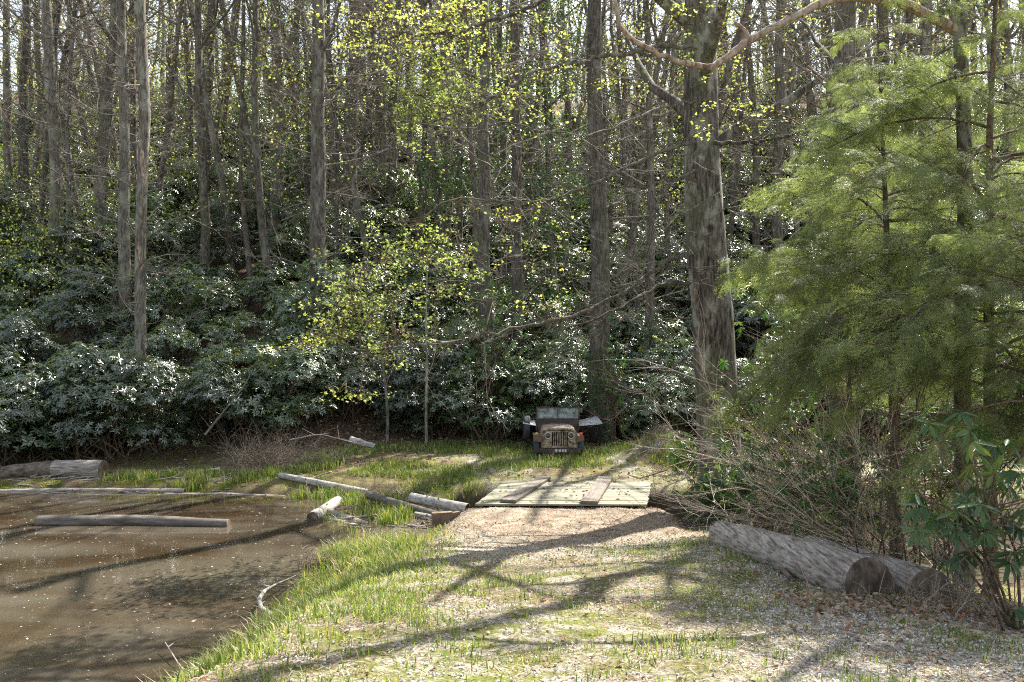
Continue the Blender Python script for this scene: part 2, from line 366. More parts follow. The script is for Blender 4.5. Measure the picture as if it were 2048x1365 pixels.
M['deck'] = wood_mat('deck_board', [(.3, (.13, .125, .085)), (.55, (.215, .205, .14)), (.75, (.29, .275, .195))], (.08, 1.5, 1), 20)
M['plank'] = wood_mat('weathered_plank', [(.3, (.06, .05, .038)), (.5, (.14, .12, .095)), (.75, (.23, .20, .16))], (1.5, .12, 1), 18)
M['rust_wood'] = wood_mat('brown_timber', [(.3, (.08, .055, .037)), (.6, (.20, .14, .095)), (.8, (.30, .225, .16))], (1, 1, .3), 12)
GS = [(.35, (.05, .04, .032)), (.45, (.19, .162, .132)), (.57, (.35, .31, .265)), (.72, (.47, .43, .37))]
M['log_grey'] = wood_mat('weathered_log', GS, (1, .06, 1), 32, bs_=1.); M['log_grey_long'] = wood_mat('weathered_log', GS, (.07, 1, 1), 30, bs_=1.)
M['log_end'] = wood_mat('log_end_grain', [(.36, (.025, .017, .011)), (.48, (.08, .057, .038)), (.6, (.19, .14, .10)), (.8, (.32, .26, .19))], (1, 1, .5), 7, bs_=.8)
M['log_white'] = wood_mat('bleached_log', [(.36, (.10, .085, .07)), (.46, (.28, .26, .225)), (.58, (.42, .40, .36)), (.75, (.52, .50, .46))], (.14, 1, 1), 20)
M['log_dark'] = wood_mat('wet_log', [(.3, (.03, .024, .018)), (.5, (.10, .085, .068)), (.75, (.24, .21, .18))], (.15, 1, 1), 14, .55)
M['log_bark'] = wood_mat('barky_log', [(.35, (.03, .022, .016)), (.5, (.13, .10, .075)), (.7, (.27, .22, .17))], (.5, 1, 1), 9, bs_=1.)
M['stone'] = wood_mat('pale_gravel', [(.3, (.30, .28, .24)), (.7, (.66, .63, .57))], (1, 1, 1), 30)
def metal(name, stops, rough=.6, met=0., sc=6):
    m, nt, bs = mat(name)
    f = noise(nt, coords(nt), sc, 8, .7, .5); nt.links.new(ramp(nt, f, stops), bs.inputs['Base Color'])
    bs.inputs['Roughness'].default_value = rough; bs.inputs['Metallic'].default_value = met
    bump(nt, bs, noise(nt, coords(nt), 40, 4, .7), .3, .005); return m
M['rusty'] = metal('rusty_tan_paint', [(.36, (.05, .028, .018)), (.45, (.13, .08, .048)), (.53, (.31, .245, .17)), (.70, (.46, .40, .31))], .6)
M['rust_dark'] = metal('dark_rust', [(.35, (.024, .018, .015)), (.55, (.055, .036, .028)), (.72, (.12, .075, .055))], .75)
M['rust_orange'] = metal('orange_rust', [(.35, (.05, .03, .018)), (.6, (.15, .09, .048)), (.75, (.28, .19, .11))], .7)
M['tin'] = metal('pale_sheet_metal', [(.3, (.55, .55, .55)), (.7, (.78, .78, .77))], .35, .3, 3)
M['tyre'] = metal('old_rubber', [(.3, (.018, .020, .026)), (.7, (.055, .06, .072))], .8)
M['rim'] = metal('lamp_rim', [(.3, (.30, .24, .17)), (.7, (.52, .46, .38))], .45)
M['black'] = metal('dark_opening', [(.3, (.006, .006, .006)), (.7, (.014, .012, .010))], .9)
M['white_paint'] = metal('flaked_white_paint', [(.40, (.16, .12, .12)), (.5, (.55, .52, .58)), (.7, (.70, .68, .72))], .6, 0, 40)
M['amber'] = metal('amber_lens', [(.3, (.50, .22, .04)), (.7, (.60, .30, .08))], .3)
M['red_lens'] = metal('red_lens', [(.3, (.55, .06, .03)), (.7, (.65, .12, .06))], .3)
def glass_mat():
    m, nt, bs = mat('dusty_glass')
    tr = nt.nodes.new('ShaderNodeBsdfTransparent'); gl = nt.nodes.new('ShaderNodeBsdfPrincipled')
    gl.inputs['Base Color'].default_value = (.42, .50, .50, 1); gl.inputs['Roughness'].default_value = .25
    mx = nt.nodes.new('ShaderNodeMixShader')
    nt.links.new(ramp(nt, noise(nt, coords(nt), 7, 5, .6), [(.35, (.08, .08, .08)), (.65, (.5, .5, .5))]), mx.inputs[0])
    nt.links.new(tr.outputs[0], mx.inputs[1]); nt.links.new(gl.outputs[0], mx.inputs[2])
    nt.links.new(mx.outputs[0], nt.nodes['Material Output'].inputs[0]); return m
M['glass'] = glass_mat()
m, nt_, bs_ = mat('lamp_lens'); bs_.inputs['Base Color'].default_value = (.05, .06, .06, 1); bs_.inputs['Roughness'].default_value = .12; M['lens'] = m

# ---------------------------------------------------------------- setting
def lin(*seg):
    return np.concatenate([np.linspace(a, b, n, endpoint=False) for a, b, n in seg] + [np.array([seg[-1][1]])])
xs = lin((-220, -60, 16), (-60, -12, 70), (-12, -5, 50), (-5, 6, 130), (6, 14, 50), (14, 60, 60), (60, 220, 16))
ys = lin((-30, 3, 16), (3, 26, 240), (26, 60, 80), (60, 110, 40), (110, 300, 20))
GX, GY = np.meshgrid(xs, ys)
GZ = H(GX, GY)
nearm = (1 - sst(24, 32, GY)) * (1 - sst(8, 14, np.abs(GX)))
GZ = GZ + (fbm(GX * 6, GY * 6, 3, 21) - .45) * .045 * nearm
nx, ny = len(xs), len(ys)
i, j = np.meshgrid(np.arange(nx - 1), np.arange(ny - 1))
k0 = (j * nx + i).ravel()
g = Geo(); g.add(np.stack([GX, GY, GZ], -1).reshape(-1, 3), Q=np.stack([k0, k0 + 1, k0 + nx + 1, k0 + nx], -1), r=.5)
tag(g.build('ground', M['ground']), kind='structure')
g = Geo(); g.add([(-70, -20, WATER_Z), (-1.9, -20, WATER_Z), (-1.9, 24, WATER_Z), (-70, 24, WATER_Z)], Q=[(0, 1, 2, 3)], r=.5)
tag(g.build('pond_water', M['water']), kind='structure')
g = Geo(); g.add([(-1.6, 17.5, -.86), (30, 14, -.86), (30, 19, -.86), (-1.6, 21, -.86)], Q=[(0, 1, 2, 3)], r=.5)
tag(g.build('stream_water', M['water']), kind='structure')

def ground_pts(n, x0, x1, y0, y1, dens=None):
    x = rs.uniform(x0, x1, n); y = rs.uniform(y0, y1, n)
    if dens is not None:
        k = rs.rand(n) < dens(x, y); x = x[k]; y = y[k]
    return x, y
# ---------------------------------------------------------------- grass, litter, pebbles (stuff)
BL = np.array([(-.5, 0, 0), (.5, 0, 0), (-.38, 0, .5), (.38, 0, .5), (0, 0, 1.)])
def blades(x, y, hmin, hmax, width, lean=.5, r=None, name='grass', label='', m=None, hs=None):
    n = len(x); z = H(x, y) - .01
    h = rs.uniform(hmin, hmax, n) * (1 if hs is None else hs); w_ = width * rs.uniform(.6, 1.3, n)
    th = rs.rand(n) * 2 * math.pi; ln = rs.rand(n) * lean
    side = np.stack([np.cos(th), np.sin(th), 0 * th], 1)
    fw = np.stack([-np.sin(th), np.cos(th), 0 * th], 1)
    P = np.stack([x, y, z], 1)
    k = [P - side * w_[:, None] / 2, P + side * w_[:, None] / 2]
    mid = P + fw * (h * ln * .3)[:, None] + np.array([0, 0, 1.]) * (h * .55)[:, None]
    k += [mid + side * w_[:, None] * .4, mid - side * w_[:, None] * .4]
    tip = P + fw * (h * ln)[:, None] + np.array([0, 0, 1.]) * (h * np.sqrt(1 - .5 * ln ** 2))[:, None]
    V = np.stack(k + [tip], 1).reshape(-1, 3); b = np.arange(n) * 5
    Q = np.stack([b, b + 1, b + 2, b + 3], 1); T = np.stack([b + 3, b + 2, b + 4], 1)
    r = rs.rand(n) if r is None else r
    g = Geo(); g.v.append(V); g.n = len(V); g.q.append((Q, 0, r)); g.t.append((T, 0, r))
    o = g.build(name, m or M['grass']); return tag(o, label, 'grass', kind='stuff')
def clump(n, x, y, k, sp):
    cx = np.repeat(x, k); cy = np.repeat(y, k)
    return cx + rs.randn(len(cx)) * sp, cy + rs.randn(len(cy)) * sp
def land(x, y): return (sdist(POND, x, y) > .05) & (sdist(STREAM, x, y) > .3)
def dens_track(x, y):
    e = fbm(x * .8 + 3, y * .8, 3, 31)
    d = np.abs(x - road_x(y))
    g_ = sst(.40, .56, e) * .9 + .12
    g_ = g_ * (1 - .97 * sst(11.2, 13.2, y)) * (1 - .8 * sst(1.5, 3.2, x - .12 * y) * (1 - sst(8, 10, y)))
    return np.where(land(x, y), g_ * (.55 + .45 * sst(.3, 1.8, d)), 0)
x, y = ground_pts(19500, -3.4, 5, 4.6, 18, dens_track); x, y = clump(0, x, y, 8, .045)
blades(x, y, .03, .11, .008, 1.0, name='short_grass', label='short bright green grass and moss tufts scattered over the gravel track')
def dens_bank(x, y):
    d = sdist(POND, x, y) + (fbm(x * 1.1, y * 1.1, 3, 71) - .47) * 2.2
    return np.where((sdist(POND, x, y) > -.12) & (d < 2.6) & (land(x, y) | (sdist(POND, x, y) < .1)) & (x < -.9 + .0 * y), (1 - .9 * sst(.2, 2.6, d)) * (1 - .93 * sst(14.9, 15.9, y)) * (.35 + .65 * sst(.35, .5, fbm(x * 1.7, y * 1.7, 3, 72))), 0)
x, y = ground_pts(15000, -5, -.6, 6, 18.8, dens_bank); x, y = clump(0, x, y, 7, .06)
blades(x, y, .07, .38, .012, 1.1, name='tall_grass', label='tall fresh green grass leaning over the edge of the pond', r=np.clip(rs.normal(.66, .25, len(x)), 0, 1),
       hs=(1 - .62 * sst(.3, 2.0, sdist(POND, x, y))) * (.55 + .9 * fbm(x * 1.3, y * 1.3, 3, 73)))
def dens_far(x, y):
    e = fbm(x * .6, y * .9, 3, 41)
    return np.where(land(x, y) & (y < hill0(x) - .3), sst(.34, .50, e) * (1 - .75 * sst(23.4, 24.0, y) * (1 - sst(24.6, 25.2, y)) * sst(-3, 0, x)), 0)
x, y = ground_pts(11000, -6.5, 6, 20.4, 26.8, dens_far); x, y = clump(0, x, y, 6, .07)
blades(x, y, .06, .22, .014, .9, name='meadow_grass', label='green grass on the clearing beyond the wooden bridge')
cl = [W(420, 945, 23), W(350, 950, 22.6), W(480, 965, 22), W(560, 950, 22.4), W(300, 960, 22.4), W(620, 940, 22.8), W(250, 955, 22.6), W(520, 930, 23.2), W(400, 975, 21.8),
      W(650, 985, 20.8), W(720, 1020, 19.5), W(780, 1040, 18.6), W(800, 1060, 18), W(760, 1010, 19.8), W(690, 1010, 20.1), W(600, 910, 23.8), W(660, 930, 23.2)]
cxy = np.array([(c[0], c[1]) for c in cl])
x, y = clump(0, np.repeat(cxy[:, 0], 5) + rs.randn(85) * .25, np.repeat(cxy[:, 1], 5) + rs.randn(85) * .18, 70, .13)
n = len(x); oldH = H
def H2(x, y): return np.maximum(oldH(x, y), WATER_Z + .01)
H = H2
blades(x, y, .10, .36, .016, .8, name='marsh_grass', label='tufts of marsh grass and moss along the far muddy shore')
xm = W(380, 0, 21.9)[0]; x = rs.uniform(-16, -4.5, 260); y = 21.75 + rs.randn(260) * .22 + .03 * (-x - 5)
x, y = clump(0, x, y, 90, .11); k_ = fbm(x * 1.5, y * 3, 3, 81) > .44; x = x[k_]; y = y[k_]
blades(x, y, .015, .06, .012, 1.0, name='moss', label='yellow green moss and short sedge on the rotten wood of the far shore', m=M['moss'])
# dead leaves
def litter(x, y, s0, s1, name, label, m, lift=.012):
    n = len(x); P = np.stack([x, y, H(x, y) + lift + rs.rand(n) * .015], 1)
    d = rs.randn(n, 3) * [1, 1, .25]; nn = np.array([0, 0, 1.]) + rs.randn(n, 3) * .45
    B = basis(d, nn) * rs.uniform(s0, s1, n)[:, None, None]
    TV = np.array([(-.5, 0, 0), (-.15, -.3, .08), (.25, -.26, .1), (.6, 0, 0), (.25, .26, .12), (-.15, .3, .06)]); TQ = np.array([(0, 1, 2, 3), (0, 3, 4, 5)])
    g = Geo(); g.many(TV, TQ, B, P); return tag(g.build(name, m, smooth=False), label, 'leaf litter', kind='stuff')
x, y = ground_pts(17000, -4, 6, 4.6, 18.5, lambda x, y: np.where(land(x, y), .15 + .8 * sst(.45, .6, fbm(x * 1.2, y * 1.2, 3, 51)) + .5 * sst(2, 3.5, x), 0))
litter(x, y, .02, .055, 'leaf_litter', 'dry brown and tan leaves scattered over the gravel track', M['dry'])
x, y = ground_pts(30000, -14, 14, 21.5, 31, lambda x, y: np.where(land(x, y), .15 + .85 * sst(25, 26.5, y), 0))
litter(x, y, .05, .12, 'forest_litter', 'brown fallen leaves under the shrubs at the foot of the hillside', M['dry'])
x, y = ground_pts(60000, -3.5, 5, 4.6, 18.3, lambda x, y: np.where(land(x, y), .25 + .7 * sst(.4, .6, fbm(x * 1.6 + 4, y * 1.6, 3, 53)), 0))
litter(x, y, .008, .026, 'ground_crumbs', 'crumbs of dry leaf and bark strewn over the track', M['dry'], .004)
x, y = ground_pts(16000, -4, 5, 4.6, 18, lambda x, y: np.where(land(x, y), .2 + .8 * sst(.42, .6, fbm(x * .9, y * .9, 3, 54)), 0)); n = len(x)
L_ = rs.uniform(.04, .16, n); d = rs.randn(n, 3) * [1, 1, .12]; B = basis(d, np.array([0, 0, 1.]) + rs.randn(n, 3) * .3)
g = Geo(); g.many(np.array([(-.5, -.5, 0), (.5, -.3, 0), (.5, .3, 0), (-.5, .5, 0)]), np.array([(0, 1, 2, 3)]), B * np.stack([L_, np.full(n, .006), L_], 1)[:, None, :], np.stack([x, y, H(x, y) + .012], 1))
tag(g.build('dry_stalks', M['straw']), 'dry stalks and thin straws lying flat on the track', 'straw', kind='stuff')
# pebbles
OV = np.array([(1, 0, 0), (-1, 0, 0), (0, 1, 0), (0, -1, 0), (0, 0, 1), (0, 0, -1.)]); OT = np.array([(0, 2, 4), (2, 1, 4), (1, 3, 4), (3, 0, 4), (2, 0, 5), (1, 2, 5), (3, 1, 5), (0, 3, 5)])
x, y = ground_pts(80000, -2.5, 5, 4.6, 18.3, lambda x, y: np.where(land(x, y), .16 + .8 * sst(0, 2.2, x - .22 * y + 1.0 * fbm(x, y, 3, 61)) + .25 * sst(.5, .6, fbm(x * .9, y * .9, 3, 62)), 0))
n = len(x); B = basis(rdir(n), rdir(n)) * (rs.rand(n, 1, 1) ** 2 * .014 + .004) * np.stack([rs.uniform(.7, 1.3, n), rs.uniform(.6, 1, n), rs.uniform(.5, .9, n)], 1)[:, None, :]
g = Geo(); g.many(OV, OT, B, np.stack([x, y, H(x, y) + .006], 1)); tag(g.build('gravel', M['stone'], smooth=False), 'pale loose gravel spread over the dirt track', 'gravel', kind='stuff')
# floating specks on the pond
x, y = ground_pts(3200, -14, -2.6, 8.5, 21.5, lambda x, y: (sdist(POND, x, y) < -.1) * 1.0); n = len(x)
B = basis(rs.randn(n, 3) * [1, 1, 0.001], np.tile([0, 0, 1.], (n, 1))) * (rs.rand(n, 1, 1) ** 4 * .04 + .004)
g = Geo(); g.many(np.array([(-1, -.25, 0), (.2, -.4, 0), (1, .1, 0), (-.2, .35, 0)]), np.array([(0, 1, 2, 3)]), B, np.stack([x, y, np.full(n, WATER_Z + .004)], 1))
tag(g.build('floating_specks', M['straw']), 'pale petals and bits of straw floating on the pond', 'debris', kind='stuff')

# ---------------------------------------------------------------- branches and trees
def wander(p, d, L, k, bend=.25, up=0.):
    d = np.array(d, float); d /= np.linalg.norm(d); P = [np.array(p, float)]
    for q in range(k):
        d = d + rs.randn(3) * bend / math.sqrt(k) + np.array([0, 0, up / k]); d /= np.linalg.norm(d); P.append(P[-1] + d * L / k)
    return np.array(P)
def twigs(g, p, d, L, r, depth, n=4, spread=.7, up=.1, tips=None, seg=4, lat=None):
    P = wander(p, d, L, seg, .3, up)
    g.tube(P, np.linspace(r, r * .35, len(P)), 3 if r < .02 else 5)
    if depth == 0:
        if tips is not None: tips.extend(list(P[1:]))
        return
    for q in range(n):
        t = random.uniform(.2, 1) * (len(P) - 1); i = min(int(t), len(P) - 2); b = P[i] + (P[i + 1] - P[i]) * (t - i)
        dd = (P[i + 1] - P[i]); dd = dd / np.linalg.norm(dd) + rs.randn(3) * spread * np.array([1, 1, .55])
        twigs(g, b, dd, L * random.uniform(.35, .6), r * .5, depth - 1, n, spread, up, tips, 3)
def dead_branches(seed, n, z0, z1, lmin, lmax):
    rs.seed(seed); random.seed(seed); g = Geo()
    for q in range(n):
        z = z0 + (z1 - z0) * (q + random.random()) / n; a = random.random() * 6.283
        u = (z - z0) / (z1 - z0); L = random.uniform(lmin, lmax) * (.75 + .5 * math.sin(u * 3.1))
        twigs(g, (0, 0, z), (math.cos(a), math.sin(a), random.uniform(-.15, .45)), L, .012 + .009 * L * .6, 2, 4, .65, .25)
    return g
BR = []
for s in range(5):
    o = dead_branches(100 + s, 46, 2.2, 17, 1.1, 2.7).build('branches', M['twig']); BR.append(o)
CRL = []
LEAFQ = np.array([(-.5, 0, 0), (-.1, -.42, .05), (.5, 0, 0), (-.1, .42, .05)])
for s, mm in ((0, 'far_leaf'), (1, 'far_leaf'), (2, 'pine_leaf')):
    rs.seed(200 + s); n = 1300 if s < 2 else 6200
    k = 46; cc = np.stack([rs.randn(k) * 1.3, rs.randn(k) * 1.3, rs.uniform(5 if s < 2 else 1.5, 17, k)], 1)
    if s == 2: cc[:, :2] *= ((18 - cc[:, 2]) / 12)[:, None]
    P = cc[rs.randint(0, k, n)] + rs.randn(n, 3) * [.55, .55, .3]
    g = Geo(); g.many(LEAFQ, np.array([(0, 1, 2, 3)]), basis(rdir(n), rdir(n)) * rs.uniform(.07, .15, n)[:, None, None], P)
    CRL.append(g.build('foliage', M[mm]))
TR = []
for s in range(4):
    rs.seed(300 + s); random.seed(300 + s)
    P = wander((0, 0, -1), (rs.randn() * .05, rs.randn() * .05, 1), 21, 9, .13, .3)
    g = Geo(); g.tube(P, np.linspace(.15, .05, 10) * np.array([1.3] + [1] * 9), 8, wob=.12)
    for q in range(9):
        i = random.randint(4, 8); a = random.random() * 6.28
        g.tube(wander(P[i], (math.cos(a), math.sin(a), .9), random.uniform(2, 4.5), 4, .3, .2), np.linspace(.05, .012, 5), 4)
    TR.append(g.build('trunk', M['bark']))
protos_used = set()
def use(o, parent):
    if o.name in protos_used:
        c = o.copy(); C.collection.objects.link(c)
    else:
        c = o; protos_used.add(o.name)
    c.parent = parent; return c

# named trunks: pixel top (at py=0), pixel low point, distance, trunk width in px, material, bend px, dead branches?, label
T = [
 (18, 8, 400, 44, 17, 'bark', 3, 'slim dark grey tree at the far left edge of the hillside'),
 (46, 56, 420, 41, 20, 'bark', -4, 'dark straight tree just right of the leftmost trunk'),
 (78, 72, 380, 47, 13, 'bark', 3, 'thin grey tree between two thicker trunks at the far left'),
 (98, 103, 470, 37, 27, 'bark_pale', 4, 'broad mossy grey tree, fourth trunk in from the left edge'),
 (128, 152, 330, 50, 11, 'bark', -8, 'thin dark tree leaning left beside the gap of sky'),
 (150, 200, 300, 48, 13, 'bark', 10, 'slender tree leaning strongly left below the gap of sky'),
 (178, 212, 360, 46, 15, 'bark', 12, 'leaning reddish grey tree next to the thick dark trunk'),
 (222, 214, 470, 37, 26, 'bark', -6, 'thick dark tree beside the pale lichen covered trunk'),
 (245, 247, 610, 31, 25, 'bark_pale', 2, 'pale lichen spotted tree standing deep in the left rhododendrons'),
 (268, 262, 400, 43, 15, 'bark', 2, 'thin tree close behind the pale lichen spotted trunk'),
 (336, 345, 350, 50, 10, 'bark', -3, 'very thin grey tree right of the barkless snag'),
 (374, 378, 330, 48, 13, 'bark', 3, 'thin straight tree left of the mid hillside trunk'),
 (421, 414, 385, 42, 22, 'bark', -2, 'medium grey tree with straight trunk above bright rhododendrons'),
 (455, 492, 370, 42, 16, 'bark', 8, 'dark tree leaning left with many dead side twigs'),
 (476, 508, 560, 36, 11, 'bark', -7, 'thin crooked tree leaning over the shaded rhododendrons'),
 (497, 550, 540, 34, 17, 'bark', -9, 'slanting tree that reaches the ground left of the thick straight trunk'),
 (562, 540, 410, 40, 27, 'bark', 7, 'thick dark tree that forks high up'),
 (596, 586, 330, 46, 15, 'bark', 2, 'grey tree between the forked trunk and the thick straight trunk'),
 (636, 638, 600, 31, 36, 'bark', 0, 'thick straight furrowed tree, the widest on the left hillside'),
 (668, 660, 540, 36, 10, 'bark', 7, 'thin bent tree pressed against the thick straight trunk'),
 (708, 706, 420, 41, 30, 'bark', -3, 'wide dark tree left of the highest yellow leaves'),
 (742, 764, 400, 44, 17, 'bark', 4, 'grey tree leaning slightly left behind the yellow leaves'),
 (792, 790, 420, 42, 19, 'bark', -3, 'straight tree hidden partly by lime green leaves'),
 (816, 815, 410, 45, 12, 'bark', 2, 'thin tree right behind the lime green leaf spray'),
 (890, 888, 440, 41, 19, 'bark', 3, 'dark tree ending above sunlit rhododendrons near the centre'),
 (928, 926, 480, 38, 13, 'bark', -5, 'slender crooked tree left of the thick central trunk'),
 (962, 985, 760, 29, 29, 'bark', -4, 'thick dark central tree rising straight behind the shaded rhododendron'),
 (1003, 1003, 500, 37, 15, 'bark', 2, 'thin tree between the two dark central trunks'),
 (1030, 1033, 620, 32, 25, 'bark', 1, 'straight dark tree right of the thick central trunk'),
 (1062, 1062, 400, 44, 15, 'bark', -2, 'narrow straight tree right of centre in the gap of light'),
 (1090, 1098, 380, 49, 12, 'bark', 3, 'thin far tree in front of the bright sky strips'),
 (1186, 1206, 800, 27.5, 42, 'bark', -2, 'thick dark tree standing behind the rusty vehicle'),
 (1240, 1252, 430, 42, 14, 'bark', 4, 'thin grey tree between the vehicle tree and the giant trunk'),
 (1300, 1289, 720, 31, 18, 'bark', 5, 'slim tree left of the giant trunk'),
 (1345, 1340, 520, 38, 12, 'bark', -3, 'thin tree touching the left edge of the giant trunk'),
 (1500, 1508, 500, 38, 16, 'bark', 3, 'thin tree just right of the giant trunk'),
 (1556, 1562, 520, 34, 24, 'bark', -3, 'dark tree behind the left tips of the hemlock'),
 (1616, 1612, 420, 42, 15, 'bark', 4, 'slim tree behind the hemlock, left of the bright sky gap'),
 (1655, 1668, 400, 43, 20, 'bark', 3, 'dark tree beside the bright sky gap behind the hemlock'),
 (1692, 1690, 600, 17.6, 52, 'bark', 0, 'stout trunk mostly covered by the left hemlock'),
 (1722, 1700, 380, 45, 17, 'bark', -4, 'leaning tree right of the bright sky gap'),
 (1768, 1775, 400, 40, 26, 'bark', 2, 'thick dark tree rising above the hemlock top'),
 (1850, 1846, 420, 38, 30, 'bark', -2, 'wide dark tree above the hemlock near the right side'),
 (1935, 1925, 420, 43, 18, 'bark', 3, 'grey tree above the hemlock towards the right edge'),
 (2010, 2020, 420, 40, 24, 'bark', 2, 'dark tree at the upper right edge'),
]
rs.seed(11); random.seed(11)
def trunk_geo(a, b, r, seed, bend=0.):
    # a base point (local), b high point (local); continues to the top
    rs.seed(seed); k = 13; t = np.linspace(0, 1, k)
    P = a + (b - a) * t[:, None]
    P[:, 0] += bend * np.sin(t * math.pi * 1.2) + np.cumsum(rs.randn(k) * .025); P[:, 1] += np.cumsum(rs.randn(k) * .03)
    rad = r * (1 - .42 * t) * np.where(t < .06, 1.35, 1)
    return P, rad
for q, (xt, xb, yb, Y, wpx, mm, bend, lab) in enumerate(T):
    top = W(xt, 0, Y); low = W(xb, yb, Y)
    sl = (low - top) / (low[2] - top[2]); gz = float(H(low[0], Y))
    base = low + sl * (gz - low[2]); base[2] = gz
    hi = top + sl * (max(16, 22 - Y * .05) + gz - top[2]); hi = base + (hi - base) * 1.0
    hi[0] = hi[0] * .6 + .4 * base[0] if abs(hi[0] - base[0]) > 4 else hi[0]
    hi = top + (sl * (hi[2] - top[2])) * np.array([.6, 1, 1]); 
    e = empty('forest_tree', base, lab, 'tree', 'tall bare trees on the hillside')
    r = wpx * Y / F / 2
    a = np.array([0, 0, -.6]); 
    mid = top - base
    k1 = 8; t = np.linspace(0, 1, k1)[:, None]; P = a + (mid - a) * t; P[:, 0] += bend * Y / F * np.sin(t[:, 0] * math.pi * 1.3) * 2
    rs.seed(500 + q); P[1:-1] += rs.randn(k1 - 2, 3) * [.04, .04, 0]
    t2 = np.linspace(0, 1, 6)[1:, None]; P2 = mid + (hi - top) * t2 + rs.randn(5, 3) * [.12, .12, 0]
    P = np.vstack([P, P2]); hh = (P[:, 2] - P[0, 2]) / (P[-1, 2] - P[0, 2])
    g = Geo(); rad = r * (1.08 - .62 * hh) * np.where(hh < .02, 1.4, 1)
    g.tube(P, rad, 12, wob=.09)
    random.seed(600 + q)
    for z in range(7):
        i = random.randint(6, 12); an = random.random() * 6.28
        g.tube(wander(P[i], (math.cos(an), math.sin(an), .9), random.uniform(2, 4.5), 4, .3, .2), np.linspace(rad[i] * .45, .015, 5), 5)
    if 'forks' in lab:
        f0 = P[5]; g.tube(np.array([f0, f0 + [.5, 0, 1.6], f0 + [1.2, .1, 4], f0 + [1.6, 0, 8]]), [r * .5, r * .45, r * .4, r * .2], 8)
    g.build('trunk', M[mm], e)
    b = use(BR[q % 5], e); b.rotation_euler[2] = random.random() * 6.28; b.scale = (1, 1, random.uniform(.9, 1.15))
    if random.random() < .15: b = use(CRL[q % 2], e); b.rotation_euler[2] = random.random() * 6.28
LM = [(-40, 'the left edge'), (50, 'the dark straight trunk at far left'), (100, 'the broad mossy trunk'), (215, 'the thick dark trunk at left'), (246, 'the pale lichened trunk'),
      (282, 'the half barkless trunk'), (416, 'the medium straight trunk'), (545, 'the slanting trunk'), (637, 'the widest left trunk'), (707, 'the wide trunk left of the leaves'),
      (790, 'the trunk in the lime leaves'), (889, 'the dark trunk left of centre'), (980, 'the thick central trunk'), (1032, 'the straight trunk right of centre'), (1100, 'the sky strips'),
      (1203, 'the tree behind the vehicle'), (1290, 'the slim trunk by the giant'), (1420, 'the giant trunk'), (1560, 'the left hemlock tips'), (1670, 'the sky gap above the hemlocks'),
      (1775, 'the trunk above the hemlock top'), (1850, 'the wide trunk above the hemlock'), (1930, 'the leaning tree'), (2080, 'the right edge')]
used_labels = {}
def where(px, rows, Y, y0, y1):
    k = min(range(len(LM)), key=lambda i_: abs(LM[i_][0] - px)); side = 'left' if px < LM[k][0] else 'right'
    if k == 0: side = 'right'
    if k == len(LM) - 1: side = 'left'
    return rows[int(min(len(rows) - 1, max(0, (Y - y0) / (y1 - y0) * len(rows))))], side + ' of ' + LM[k][1]
# the dead snag in front left, with a stripped barkless face
Y = 26.6; base = W(281, 770, Y); base[2] = float(H(base[0], Y))
e = empty('dead_snag', base, 'half barkless dead trunk with pale bare wood, left of the pond shrubs', 'dead tree')
pts = [W(p, q_, Y) - base for p, q_ in ((280, 800), (281, 640), (280, 545), (282, 440), (287, 330), (290, 230), (284, 120), (281, 20), (279, -200), (276, -420))]
pts[0] = np.array([pts[0][0], 0, -.4])
rad = np.array([13, 11, 10.5, 10.5, 10, 10.5, 11, 10, 9, 6]) * Y / F
g = Geo(); g.tube(pts, rad, 12, wob=.12); g.build('trunk', M['bark'], e)
g = Geo()
for (a_, b_, off) in (((283, 545), (281, 462), -.02), ((290, 385), (286, 280), .0)):
    A = W(*a_, Y) - base; B_ = W(*b_, Y) - base; P = np.array([A + (B_ - A) * t for t in np.linspace(0, 1, 6)]); P[:, 1] -= .07
    g.tube(P, np.array([.02, .085, .105, .105, .09, .02]), 8, wob=.1)
g.tube([W(283, 545, Y) - base, W(290, 538, Y) - base + [0, -.2, 0], W(297, 530, Y) - base + [0, -.3, 0]], [.06, .05, .02], 5)
g.build('bare_wood', M['deadwood'], e)
b = use(BR[2], e); b.scale = (.8, .8, .9)
# unnamed trees farther up
rs.seed(21); random.seed(21)
placed = [(W(t_[1], 0, t_[3])[0], t_[3]) for t_ in T]
cnt = 0; tries = 0
while cnt < 225 and tries < 5000:
    tries += 1
    Y = 35 + 73 * random.random() ** 1.5; X = random.uniform(-.64, .64) * Y
    if any((X - a) ** 2 + (Y - b) ** 2 < 1.5 ** 2 for a, b in placed): continue
    placed.append((X, Y)); z = float(H(X, Y))
    ev = random.random() < .10
    if ev: lab, nm, gr = 'green needled pine among the bare grey trunks of the hillside', 'pine_tree', 'pines among the bare trees'
    if True:
        row, sd_ = where(X / Y * F + 1024, ('low on the slope', 'halfway up the slope', 'near the crest', 'beyond the crest'), Y, 36, 108)
        if ev: lab = 'green pine ' + row + ', ' + sd_
    if not ev: lab, nm, gr = 'slender grey tree ' + row + ', ' + sd_, 'forest_tree', 'slender trees higher up the hillside'
    e = empty(nm, (X, Y, z), lab, 'tree', gr, random.random() * 6.28)
    s = random.uniform(.85, 1.5) * (1.15 if Y > 65 else 1)
    t_ = use(TR[cnt % 4], e); t_.scale = (s, s, random.uniform(.85, 1.05))
    if ev: use(CRL[2], e)
    else:
        if random.random() < .4: use(BR[cnt % 5], e)
        lf_ = random.random() < .38
        if lf_: use(CRL[cnt % 2], e)
        e['label'] = ('thin ' if s < 1.17 else 'stout ') + ('leafing' if lf_ else 'bare') + ' tree ' + row + ', ' + sd_
    cnt += 1

